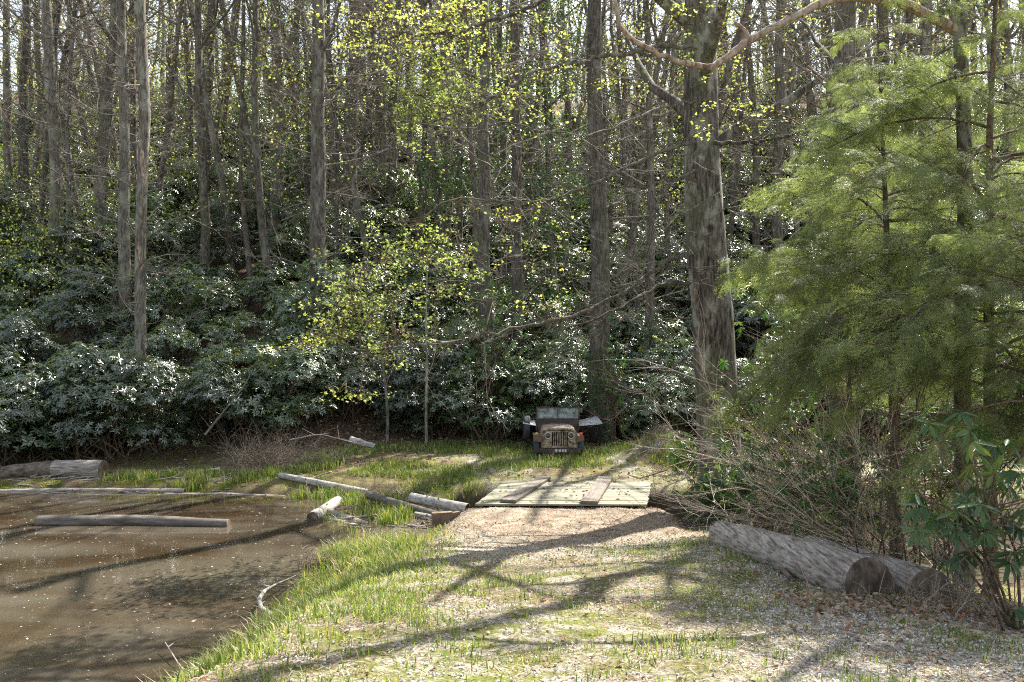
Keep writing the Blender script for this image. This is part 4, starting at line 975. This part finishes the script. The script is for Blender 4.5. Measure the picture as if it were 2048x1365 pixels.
blades(x, y, .08, .3, .014, .9, name='weedy_grass', label='bright weedy grass round the wheels of the rusty vehicle')

# ---------------------------------------------------------------- logs
def log(P, rad, mats, lab, name='log', n=18, seed=0, wob=.06, gr=None, knots=3, sub=6):
    P = np.array(P, float); rad = np.broadcast_to(np.asarray(rad, float), (len(P),)); k = len(P)
    tt = np.linspace(0, k - 1, (k - 1) * sub + 1); rs.seed(seed); random.seed(seed)
    Q = np.stack([np.interp(tt, range(k), P[:, c]) for c in range(3)], 1); r = np.interp(tt, range(k), rad); o0 = Q[len(Q) // 2].copy()
    g = Geo(); g.tube(Q - o0, r * (1 + rs.randn(len(Q)) * .012), n, cap=True, m=0, mc=1, wob=wob, r=.5)
    for z in range(knots):
        i = random.randint(2, len(Q) - 3); d = rs.randn(3); d[2] = abs(d[2]) + .3; d /= np.linalg.norm(d)
        g.tube([Q[i] - o0 + d * r[i] * .8, Q[i] - o0 + d * (r[i] * 1.12 + .02)], [.03, .018], 6, cap=True, m=0, mc=1)
    o = g.build(name, mats); o.location = tuple(o0); return tag(o, lab, 'log', gr)
LG = [M['log_grey'], M['log_end']]
def G(px, Y, r, dz=0): 
    X = W(px, 0, Y)[0]; return np.array([X, Y, max(float(H(X, Y)), WATER_Z) + r + dz])
a = W(1738, 1168, 8.5); a2 = W(1445, 1072, 11.9)
log([a2, a2 + (a - a2) * .33 + [0, 0, .01], a2 + (a - a2) * .66 + [0, 0, .015], a], [.205, .23, .25, .265], LG, 'nearer of the two thick weathered logs beside the track', n=28, seed=1, gr='two thick logs beside the track', wob=.03, sub=10)
a = W(1862, 1188, 8.6); a2 = W(1620, 1105, 11.2)
log([a2, a2 + (a - a2) * .5, a], [.22, .24, .25], LG, 'farther of the two thick weathered logs, against the shrubs', n=28, seed=2, gr='two thick logs beside the track', wob=.03, sub=10)
zf = WATER_Z + .05
log([(W(76, 0, 17.6)[0], 17.6, zf), (W(270, 0, 17.6)[0], 17.65, zf + .01), (W(455, 0, 17.4)[0], 17.45, zf - .01)], [.13, .135, .10], [M['log_dark'], M['log_end']], 'long dark wet log floating in the pond', seed=3)
log([G(207, 23.0, .2), G(110, 23.1, .2)], [.26, .24], LG, 'thick pale barkless log lying on the left shore', seed=4)
log([G(112, 23.1, .19), G(60, 23.1, .15), G(-30, 23.1, .1)], [.225, .21, .17], [M['log_bark'], M['log_end']], 'dark barky log end to end with the pale log on the left shore', seed=5, wob=.2)
log([G(560, 21.9, .08), G(640, 21.2, .08), G(735, 20.6, .09)], [.07, .085, .095], [M['log_white'], M['log_end']], 'thin bleached log on the bank pointing at the bridge', seed=6)
log([W(822, 996, 19.3), W(935, 1018, 18.6)], [.115, .115], [M['log_white'], M['log_end']], 'short bleached log touching the left corner of the bridge', seed=7, knots=5)
log([W(676, 1003, 19.6), W(625, 1036, 18.0)], [.12, .125], [M['log_white'], M['log_end']], 'pale log end pointing out into the pond', seed=8)
log([W(660, 1043, 18.1), W(768, 1075, 17.2)], [.10, .12], LG, 'grey flaking log lying half in the pond', seed=9)
log([W(650, 1022, 18.7), W(770, 1066, 17.5)], [.09, .09], LG, 'slim split log behind the flaking log at the pond edge', seed=10)
log([W(735, 990, 19.6), W(900, 1040, 18.3)], [.09, .10], [M['log_dark'], M['log_end']], 'dark log in the mud between the bleached log and the post', seed=11)
log([W(830, 1030, 18.3), W(900, 1043, 18.0)], [.07, .07], LG, 'short grey log butting against the brown timber', seed=12)
log([W(-60, 985, 21.6), W(150, 983, 21.5), W(370, 982, 21.4)], [.07, .08, .06], LG, 'long half sunken grey log at the waterline on the left', seed=13, wob=.2)
log([W(330, 990, 21.2), W(460, 991, 21.1), W(570, 994, 20.9)], [.05, .06, .04], LG, 'half sunken slim log in front of the marsh grass', seed=14, wob=.2)
log([W(100, 973, 22.1), W(300, 972, 22.0)], [.06, .05], [M['log_bark'], M['log_end']], 'rotten mossy log lying on the mud of the left shore', seed=15, wob=.3)
log([W(395, 945, 23), W(440, 938, 23.2)], [.05, .04], [M['log_white'], M['log_end']], 'small broken white piece of wood among the marsh grass', seed=16)
log([W(665, 1108, 15.6), W(830, 1113, 15.5)][1:] + [W(857, 1112, 15.4)], [.035, .04], [M['log_white'], M['log_end']], 'small white stick lying in the grass beside the track', seed=17)
log([W(700, 880, 24.6), W(750, 893, 24.5)], [.10, .07], [M['log_white'], M['log_end']], 'short bleached stump among the sticks on the far bank', seed=18, wob=.4)
for o in C.collection.objects:
    if o.get('category') == 'log' and o.get('group') is None and o.data.materials[0] == M['log_grey']: o.data.materials[0] = M['log_grey_long']
# driftwood
def stick(pts, rad, lab, m, seed, side=6, name='driftwood_branch', sl=.12, cat='branch'):
    P = np.array([W(*p) for p in pts]); k = len(P); tt = np.linspace(0, k - 1, k * 3); Q = np.stack([np.interp(tt, range(k), P[:, c]) for c in range(3)], 1)
    rs.seed(seed); random.seed(seed); o0 = Q[0].copy(); g = Geo(); g.tube(Q - o0, np.interp(tt, range(k), rad), 7, cap=True, wob=.15)
    for z in range(side):
        i = random.randint(1, len(Q) - 2); d = rs.randn(3); d[2] = abs(d[2]); g.tube([Q[i] - o0, Q[i] - o0 + d / np.linalg.norm(d) * sl], [.012, .004], 4)
    o = g.build(name, m); o.location = tuple(o0); return tag(o, lab, cat)
stick([(566, 1258, 11.3), (545, 1236, 11.5), (522, 1216, 11.75), (518, 1200, 11.9), (528, 1183, 12.2), (545, 1172, 12.6), (590, 1152, 13.4)], [.045, .042, .036, .034, .028, .014, .006], 'curved white driftwood branch sticking out of the pond', M['log_white'], 1, 9)
stick([(330, 1285, 10.4), (355, 1325, 9.9), (395, 1375, 9.2)], [.006, .008, .010], 'thin pale twig in the shallow water at the bottom left', M['twig_pale'], 2, 2, 'twig')
stick([(1545, 1118, 10.3), (1580, 1155, 9.35)], [.028, .028], 'split brown stick leaning along the nearer log', M['rust_wood'], 3, 0, 'stick', cat='stick')
stick([(1335, 940, 21.4), (1280, 957, 21.2), (1255, 950, 21.2)], [.02, .018, .01], 'black fallen branch in the grass past the bridge', M['brown_stem'], 4, 4, 'fallen_branch', .3)
stick([(580, 880, 24.4), (640, 868, 24.4), (700, 884, 24.3), (730, 890, 24.3)], [.012, .012, .01, .008], 'arched dry branch over the dry stalks', M['twig_pale'], 5, 5, 'fallen_branch', .4)
stick([(410, 870, 24.6), (450, 820, 24.8), (490, 770, 25.2), (505, 740, 25.4)], [.035, .03, .02, .012], 'leaning dead branch over the gully in the rhododendrons', M['twig'], 6, 6, 'fallen_branch', .5)
rs.seed(44); random.seed(44); g = Geo()
for q in range(190):
    if q < 120: px, Y = random.uniform(0, 640), random.uniform(21.2, 24.2)
    else: px, Y = random.uniform(640, 900), random.uniform(17.2, 20.8)
    p = G(px, Y, .015, .01); a_ = rs.randn() * .35 + (0 if q < 120 else -.3); L_ = random.uniform(.15, .9)
    P_ = wander(p, (math.cos(a_), math.sin(a_) * .6, rs.randn() * .12), L_, 3, .25); P_[:, 2] = np.maximum(P_[:, 2], WATER_Z + .01); g.tube(P_, np.array([1, .9, .7, .4]) * random.uniform(.008, .026), 5, m=random.choice((0, 0, 1)))
tag(g.build('driftwood_debris', [M['twig'], M['log_grey_long']]), 'broken sticks and driftwood scraps strewn along the far shore', 'debris', kind='stuff')
x = rs.uniform(2.6, 5.2, 1500); y = 8.0 + rs.randn(1500) * .6
litter(x, y, .03, .075, 'fallen_leaves', 'reddish brown fallen leaves heaped by the log ends', M['dry'], .02)
# brown timber post
c = W(884, 1045, 17.6); g = Geo(); g.box((0, 0, 0), (.42, .14, .42), rot=.35, r=.4); g.box((.22, .12, .03), (.34, .1, .3), rot=.9, r=.7)
o = g.build('timber_block', M['rust_wood'], smooth=False); o.location = (c[0], c[1], c[2]); tag(o, 'squared brown timber set in the ground left of the bridge', 'timber')

# ---------------------------------------------------------------- bridge
c00 = W(951, 1010, 18.1); c10 = W(1294, 1012, 18.05); c01 = W(1011, 960, 21.1); c11 = W(1305, 963, 21.1)
zt = .03
for c_ in (c00, c10, c01, c11): c_[2] = zt
e = empty('wooden_bridge', ((c00 + c11) / 2) * [1, 1, 0], 'low footbridge of pale new boards across the outlet of the pond', 'bridge'); e0 = ((c00 + c11) / 2) * [1, 1, 0]
nb = 16; rs.seed(95)
for q in range(nb):
    t0 = (q + .03) / nb; t1 = (q + .97) / nb
    j1, j2 = rs.randn(2) * .012
    v = [c00 + (c01 - c00) * t0 + [j1, 0, 0], c10 + (c11 - c10) * t0 + [j2, 0, 0], c10 + (c11 - c10) * t1 + [j2, 0, 0], c00 + (c01 - c00) * t1 + [j1, 0, 0]]
    v = np.array(v) - e0; dz = rs.randn() * .003; V = np.vstack([v + [0, 0, dz], v - [0, 0, .04 - dz]])
    g = Geo(); g.add(V, Q=[(0, 1, 2, 3), (7, 6, 5, 4), (0, 4, 5, 1), (1, 5, 6, 2), (2, 6, 7, 3), (3, 7, 4, 0)], r=rs.rand()); g.build('deck_board', M['deck'], e, smooth=False)
for s_ in (.03, .5, .97):
    a = c00 + (c10 - c00) * s_ - e0 + [0, .08, -.16]; b_ = c01 + (c11 - c01) * s_ - e0 + [0, -.05, -.16]
    d = b_ - a; g = Geo(); g.box((a + b_) / 2, (.09, np.linalg.norm(d), .22), rot=-math.atan2(d[0], d[1])); g.build('joist', M['rust_wood'], e, smooth=False)
a = c10 - e0 + [-.12, .16, -.32]; g = Geo(); g.box(a, (.12, .12, .55)); g.build('post', M['rust_wood'], e, smooth=False)
def plank(p0, p1, w_, lab):
    p0 = np.array(p0); p1 = np.array(p1); d = p1 - p0; c_ = (p0 + p1) / 2; g = Geo()
    g.box((0, 0, 0), (w_, np.linalg.norm(d), .065)); o = g.build('plank', M['plank'], smooth=False)
    bv = o.modifiers.new('bevel', 'BEVEL'); bv.width = .008; bv.segments = 2
    o.location = (c_[0], c_[1], zt + .042); o.rotation_euler = (0, 0, -math.atan2(d[0], d[1])); tag(o, lab, 'plank', 'loose planks on the bridge')
plank(W(1016, 0, 18.2)[:2], W(1089, 0, 21.4)[:2], .35, 'grey weathered plank on the left side of the bridge deck')
plank(W(1178, 0, 18.05)[:2], W(1211, 0, 21.3)[:2], .37, 'darker grey weathered plank on the right side of the bridge deck')
rs.seed(96); n = 150; s_ = rs.rand(n); t_ = rs.rand(n); cl_ = rs.rand(n) < .7; s_ = np.where(cl_, np.clip(rs.normal(.45, .2, n), .03, .97), s_)
P = c00 * ((1 - s_) * (1 - t_))[:, None] + c10 * (s_ * (1 - t_))[:, None] + c01 * ((1 - s_) * t_)[:, None] + c11 * (s_ * t_)[:, None]; P[:, 2] = zt + .012
g = Geo(); g.many(np.array([(-.5, 0, 0), (-.15, -.3, .12), (.25, -.26, .15), (.6, 0, .02), (.25, .26, .18), (-.15, .3, .1)]), np.array([(0, 1, 2, 3), (0, 3, 4, 5)]), basis(rs.randn(n, 3) * [1, 1, .1], np.array([0, 0, 1.]) + rs.randn(n, 3) * .3) * rs.uniform(.04, .11, n)[:, None, None], P, r=rs.uniform(0, .45, n))
tag(g.build('fallen_leaves', M['dry'], smooth=False), 'dark curled leaves lying on the bridge boards', 'leaf litter', kind='stuff')

# ---------------------------------------------------------------- the old off-road vehicle
YJ = 24.3
def J(px, py, dy=0): return W(px, py, YJ + dy)
jz = float(H(J(1117, 0)[0], YJ + .8)); jb = np.array([J(1117, 0)[0], YJ, jz])
e = empty('old_vehicle', jb, 'rusty old open topped off-road vehicle parked facing the bridge', 'vehicle')
def L(px, py, dy=0): return J(px, py, dy) - jb
def ring(g, c, R_, r_, ny=(0, -1, 0), n=20, m=0):
    th = np.linspace(0, 2 * math.pi, n + 1); P = np.stack([c[0] + R_ * np.cos(th), np.full(n + 1, c[1]), c[2] + R_ * np.sin(th)], 1); g.tube(P, r_, 6, m=m)
def disc(g, c, R_, depth=.03, n=20, bulge=.0, m=0):
    th = np.arange(n) / n * 2 * math.pi; o_ = np.stack([c[0] + R_ * np.cos(th), np.full(n, c[1]), c[2] + R_ * np.sin(th)], 1); b_ = o_ + [0, depth, 0]
    g.add(np.vstack([o_, b_, [c[0], c[1] - bulge, c[2]]]), Q=[(q, (q + 1) % n, n + (q + 1) % n, n + q) for q in range(n)], T=[(2 * n, (q + 1) % n, q) for q in range(n)], m=m)
# grille panel: frame with nine slots
gx0, gx1 = L(1084, 0)[0], L(1153, 0)[0]; gz0 = L(0, 896)[2]; gz1 = L(0, 862)[2]
g = Geo(); s0 = L(1104, 0)[0]; s1 = L(1135.5, 0)[0]; zs0 = L(0, 892)[2]; zs1 = L(0, 864)[2]
g.box(((gx0 + s0) / 2, 0, (gz0 + gz1) / 2), (s0 - gx0, .05, gz1 - gz0)); g.box(((gx1 + s1) / 2, 0, (gz0 + gz1) / 2), (gx1 - s1, .05, gz1 - gz0))
g.box(((s0 + s1) / 2, 0, (zs0 + gz0) / 2), (s1 - s0, .05, zs0 - gz0)); g.box(((s0 + s1) / 2, 0, (zs1 + gz1) / 2), (s1 - s0, .05, gz1 - zs1 + .01))
for q in range(1, 9): g.box((s0 + (s1 - s0) * q / 9, -.005, (zs0 + zs1) / 2), (.022, .05, zs1 - zs0 + .01))
th = np.linspace(0, math.pi, 13); 
g.build('grille', M['rusty'], e, smooth=False)
g = Geo(); g.box(((s0 + s1) / 2, .12, (zs0 + zs1) / 2), (s1 - s0 + .1, .04, zs1 - zs0 + .05)); g.build('radiator', M['black'], e, smooth=False)
# hood: arched shell going back to the cowl
def shell(xa, xb, z_side, z_mid, y0, y1, n=13, pw=.35):
    u = np.linspace(-1, 1, n); zz = z_side + (z_mid - z_side) * (1 - np.abs(u) ** 4) ** pw; xx = (xa + xb) / 2 + u * (xb - xa) / 2
    V = np.concatenate([np.stack([xx, np.full(n, y0), zz], 1), np.stack([xx, np.full(n, (y0 + y1) / 2), zz + .02], 1), np.stack([xx, np.full(n, y1), zz + .03], 1)])
    Q = [(q, q + 1, n + q + 1, n + q) for q in range(n - 1)] + [(n + q, n + q + 1, 2 * n + q + 1, 2 * n + q) for q in range(n - 1)]
    return V, Q
hz = L(0, 857)[2]
g = Geo(); V, Q = shell(gx0 - .045, gx1 + .045, gz1 - .16, hz, -.035, 1.12); g.add(V, Q=Q)
u = V[:13].copy(); lo = u.copy(); lo[:, 2] -= .05; lo[:, 1] -= .012; g.add(np.vstack([u + [0, -.012, .01], lo]), Q=[(q, 13 + q, 14 + q, q + 1) for q in range(12)])
ho = g.build('hood', M['rusty'], e); sm = ho.modifiers.new('s', 'SOLIDIFY'); sm.thickness = .012
for s_, hx in ((0, 1096), (1, 1142)):
    c_ = L(hx, 871.5); c_[1] = -.055
    g = Geo(); disc(g, c_ + [0, .0, 0], .098, .06); hl = g.build('headlight', M['rusty'], e)
    g = Geo(); ring(g, c_ + [0, -.012, 0], .086, .017); g.build('rim', M['rim'], hl)
    g = Geo(); disc(g, c_ + [0, -.012, 0], .075, .01, bulge=.02); g.build('lens', M['lens'], hl)
    c2 = L(1098.5 if not s_ else 1139.5, 884); c2[1] = -.04; g = Geo(); ring(g, c2, .03, .008, n=12); disc(g, c2 + [0, -.004, 0], .026, .01, 12, m=1); g.build('marker_light', [M['rust_orange'], M['lens'] if s_ else M['amber']], e)
# bumper with flaked white paint marks
bx0, bx1 = L(1068, 0)[0], L(1160, 0)[0]; bz = L(0, 900)[2]
g = Geo(); g.box(((bx0 + bx1) / 2, -.22, bz), (bx1 - bx0, .05, .115), r=.2)
for q in (-1, 1): g.box(((bx0 + bx1) / 2 + q * .33, -.1, bz - .02), (.07, .26, .09))
bp = g.build('bumper', M['rust_dark'], e, smooth=False); bv = bp.modifiers.new('b', 'BEVEL'); bv.width = .01
g = Geo()
for (xa, wa, ha) in ((1111.3, .07, .085), (1118.5, .06, .07), (1124.5, .055, .08), (1130, .05, .085)):
    g.box((L(xa, 0)[0], -.247, bz + .005), (wa, .006, ha), rot=0); 
g.build('paint_marks', M['white_paint'], bp, smooth=False)
g = Geo(); g.box((L(1157, 0)[0], -.247, bz), (.07, .006, .08)); g.build('bumper_decal', M['rust_orange'], bp, smooth=False)
g = Geo(); g.tube([(bx0 + .15, .0, bz - .12), (bx1 - .15, .0, bz - .12)], .028, 8); g.tube([(bx0 + .1, .32, bz - .16), (bx1 - .1, .32, bz - .16)], .05, 8); disc(g, np.array([.05, .24, bz - .16]), .11, .16, 12); g.build('axle', M['black'], e)
# fenders
for s_ in (-1, 1):
    xi = gx0 - .0 if s_ < 0 else gx1; xo = L(1067, 0)[0] if s_ < 0 else L(1167.5, 0)[0]
    zt_ = L(0, 873.5)[2]; g = Geo(); w_ = abs(xo - xi); cx = (xi + xo) / 2
    g.box((cx, .42, zt_), (w_, .95, .022)); g.add(np.array([(xi, -.055, zt_ - .01), (xo, -.055, zt_ - .01), (xo, -.075, zt_ - .12), (xi, -.075, zt_ - .16), (xi, -.04, zt_ - .01), (xo, -.04, zt_ - .01), (xo, -.055, zt_ - .12), (xi, -.055, zt_ - .16)]), Q=[(0, 3, 2, 1), (4, 5, 6, 7), (0, 1, 5, 4), (3, 7, 6, 2), (1, 2, 6, 5)])
    g.box((xi + s_ * .02, .3, zt_ - .2), (.03, .7, .38))
    f = g.build('fender', M['rust_orange'], e, smooth=False)
    c_ = np.array([L(1073.5 if s_ < 0 else 1162.5, 0)[0], .02, zt_ + .07]); g = Geo()
    g.tube([c_ + [0, 0, -.07], c_], .014, 6); 
    th = np.linspace(0, 1, 7); g.tube([c_ + [0, -.045 + .1 * t, 0] for t in th], .042 * np.sqrt(1 - (th * 2 - 1) ** 2) + .008, 10, cap=True); g.build('turn_signal', M['amber'] if s_ < 0 else M['red_lens'], e)
# wheels
def wheel(cx, cy, cz, R_=.34, wd=.18, nm='wheel'):
    g = Geo(); pr = [(R_ * .58, -.5), (R_ * .85, -.52), (R_ * .96, -.44), (R_, -.3), (R_ * 1.01, 0), (R_, .3), (R_ * .96, .44), (R_ * .85, .52), (R_ * .58, .5)]; n = 28
    th = np.arange(n) / n * 2 * math.pi
    V = np.array([[(wd * b_, a_ * math.cos(t) * (1.0 + (.018 if abs(b_) < .45 and q % 2 else 0)), a_ * math.sin(t) * (1.0 + (.018 if abs(b_) < .45 and q % 2 else 0))) for q, t in enumerate(th)] for a_, b_ in pr]).reshape(-1, 3)
    Q = [(i_ * n + q, i_ * n + (q + 1) % n, (i_ + 1) * n + (q + 1) % n, (i_ + 1) * n + q) for i_ in range(len(pr) - 1) for q in range(n)]
    g.add(V, Q=Q); g2 = Geo(); o_ = np.array([(0, R_ * .6 * math.cos(t), R_ * .6 * math.sin(t)) for t in th])
    g2.add(np.vstack([o_ + [-wd * .35, 0, 0], o_ * [1, .4, .4] + [-wd * .1, 0, 0], [(-wd * .1, 0, 0)], o_ + [wd * .35, 0, 0], o_ * [1, .4, .4] + [wd * .1, 0, 0], [(wd * .1, 0, 0)]]),
           Q=[(q, (q + 1) % n, n + (q + 1) % n, n + q) for q in range(n)] + [(2 * n + 1 + q, 2 * n + 1 + (q + 1) % n, 3 * n + 1 + (q + 1) % n, 3 * n + 1 + q) for q in range(n)],
           T=[(2 * n, n + q, n + (q + 1) % n) for q in range(n)] + [(4 * n + 1, 3 * n + 1 + q, 3 * n + 1 + (q + 1) % n) for q in range(n)])
    t_ = g.build('tyre', M['tyre']); r_ = g2.build('rim', M['rust_dark'])
    wb = bpy.data.objects.new(nm, None); C.collection.objects.link(wb); wb.parent = e; wb.location = (cx, cy, cz); t_.parent = wb; r_.parent = wb; return wb
wl = L(1073.5, 0)[0]; wr = L(1160.5, 0)[0]
wheel(wl, .32, .26); wheel(wr, .32, .26); wheel(wl, 2.25, .26); wheel(wr, 2.25, .26)
sw = wheel(L(1056, 0)[0] - .0, 1.75, .66, .36, .20, 'spare_wheel')
# tub and cowl
g = Geo(); tz = .88; x0, x1 = gx0 - .1, gx1 + .1
g.box(((x0 + x1) / 2, 1.15, .66), (x1 - x0, .05, .44)); 
for xx in (x0, x1): g.box((xx, 2.05, .6), (.03, 1.85, .34)); g.box((xx, 2.45, .82), (.03, 1.05, .14))
g.box(((x0 + x1) / 2, 2.97, .66), (x1 - x0, .03, .46)); g.box(((x0 + x1) / 2, 2.05, .42), (x1 - x0 - .03, 1.8, .03))
g.build('body_tub', M['rust_dark'], e, smooth=False)
for q in (-1, 1):
    g = Geo(); g.box(((x0 + x1) / 2 + q * .3, 1.85, .62), (.44, .42, .1)); g.box(((x0 + x1) / 2 + q * .3, 2.08, .82), (.44, .08, .4)); st_ = g.build('seat', M['rust_dark'], e, smooth=False); b2 = st_.modifiers.new('b', 'BEVEL'); b2.width = .03; b2.segments = 2
g = Geo(); cc = np.array([(x0 + x1) / 2 + .3, 1.5, .98]); th = np.linspace(0, 2 * math.pi, 19); g.tube(np.stack([cc[0] + .19 * np.cos(th), cc[1] + .08 * np.sin(th), cc[2] + .17 * np.sin(th)], 1), .014, 6); g.tube([cc, cc + [0, -.35, -.2]], .018, 6); g.build('steering_wheel', M['black'], e)
# windscreen: dark lower panel, slim frame, centre bar, two panes
Yw = 1.2
def LW(px, py): return W(px, py, YJ + Yw) - jb
a = LW(1071.5, 860); b_ = LW(1158, 838); tp = LW(0, 815.5)[2]
g = Geo(); g.box(((a[0] + b_[0]) / 2, Yw, (a[2] + b_[2]) / 2), (b_[0] - a[0], .05, b_[2] - a[2])); 
ws = g.build('windscreen', M['rust_dark'], e, smooth=False)
g = Geo(); fr = .035; zc = (b_[2] + tp) / 2; fh = tp - b_[2]; fx0 = LW(1073.5, 0)[0]; fx1 = LW(1158, 0)[0]; mx = LW(1115.5, 0)[0]
for xx in (fx0, mx, fx1): g.box((xx, Yw, zc), (fr if xx != mx else .022, .035, fh))
g.box(((fx0 + fx1) / 2, Yw, tp), (fx1 - fx0 + fr, .04, .04)); g.build('frame', M['rust_dark'], ws, smooth=False)
for p0, p1 in ((fx0 + .02, mx - .012), (mx + .012, fx1 - .02)):
    g = Geo(); g.box(((p0 + p1) / 2, Yw + .004, zc), (p1 - p0, .006, fh - .03)); g.build('glass', M['glass'], ws, smooth=False)
# side wings of pale sheet metal standing out from the body
def panel(pts, lab, cat='metal sheet'):
    P = np.array(pts); c_ = P.mean(0); V = np.vstack([P - c_, P - c_ - [0, 0, .02]]); g = Geo(); g.add(V, Q=[(0, 1, 2, 3), (7, 6, 5, 4), (0, 4, 5, 1), (1, 5, 6, 2), (2, 6, 7, 3), (3, 7, 4, 0)])
    o = g.build('metal_sheet', M['tin'], smooth=False); o.location = tuple(c_); return tag(o, lab, cat, 'pale metal sheets laid across the vehicle')
panel([W(1046, 846, 25.7), W(1072, 851, 25.7), W(1072, 841, 26.9), W(1045, 841, 26.9)], 'pale metal sheet jutting out left of the rusty vehicle')
panel([W(1158, 851, 25.7), W(1205, 847, 25.7), W(1194, 832, 26.7), W(1158, 841, 26.9)], 'pale metal sheet tilted up out right of the rusty vehicle')

# protos that were never used would sit at the origin: drop them
for o in BR + CRL + TR + [a for p in RP for a in p] + [p[0] for p in BO]:
    if o.name not in protos_used:
        for c_ in list(o.children): bpy.data.objects.remove(c_)
        bpy.data.objects.remove(o)
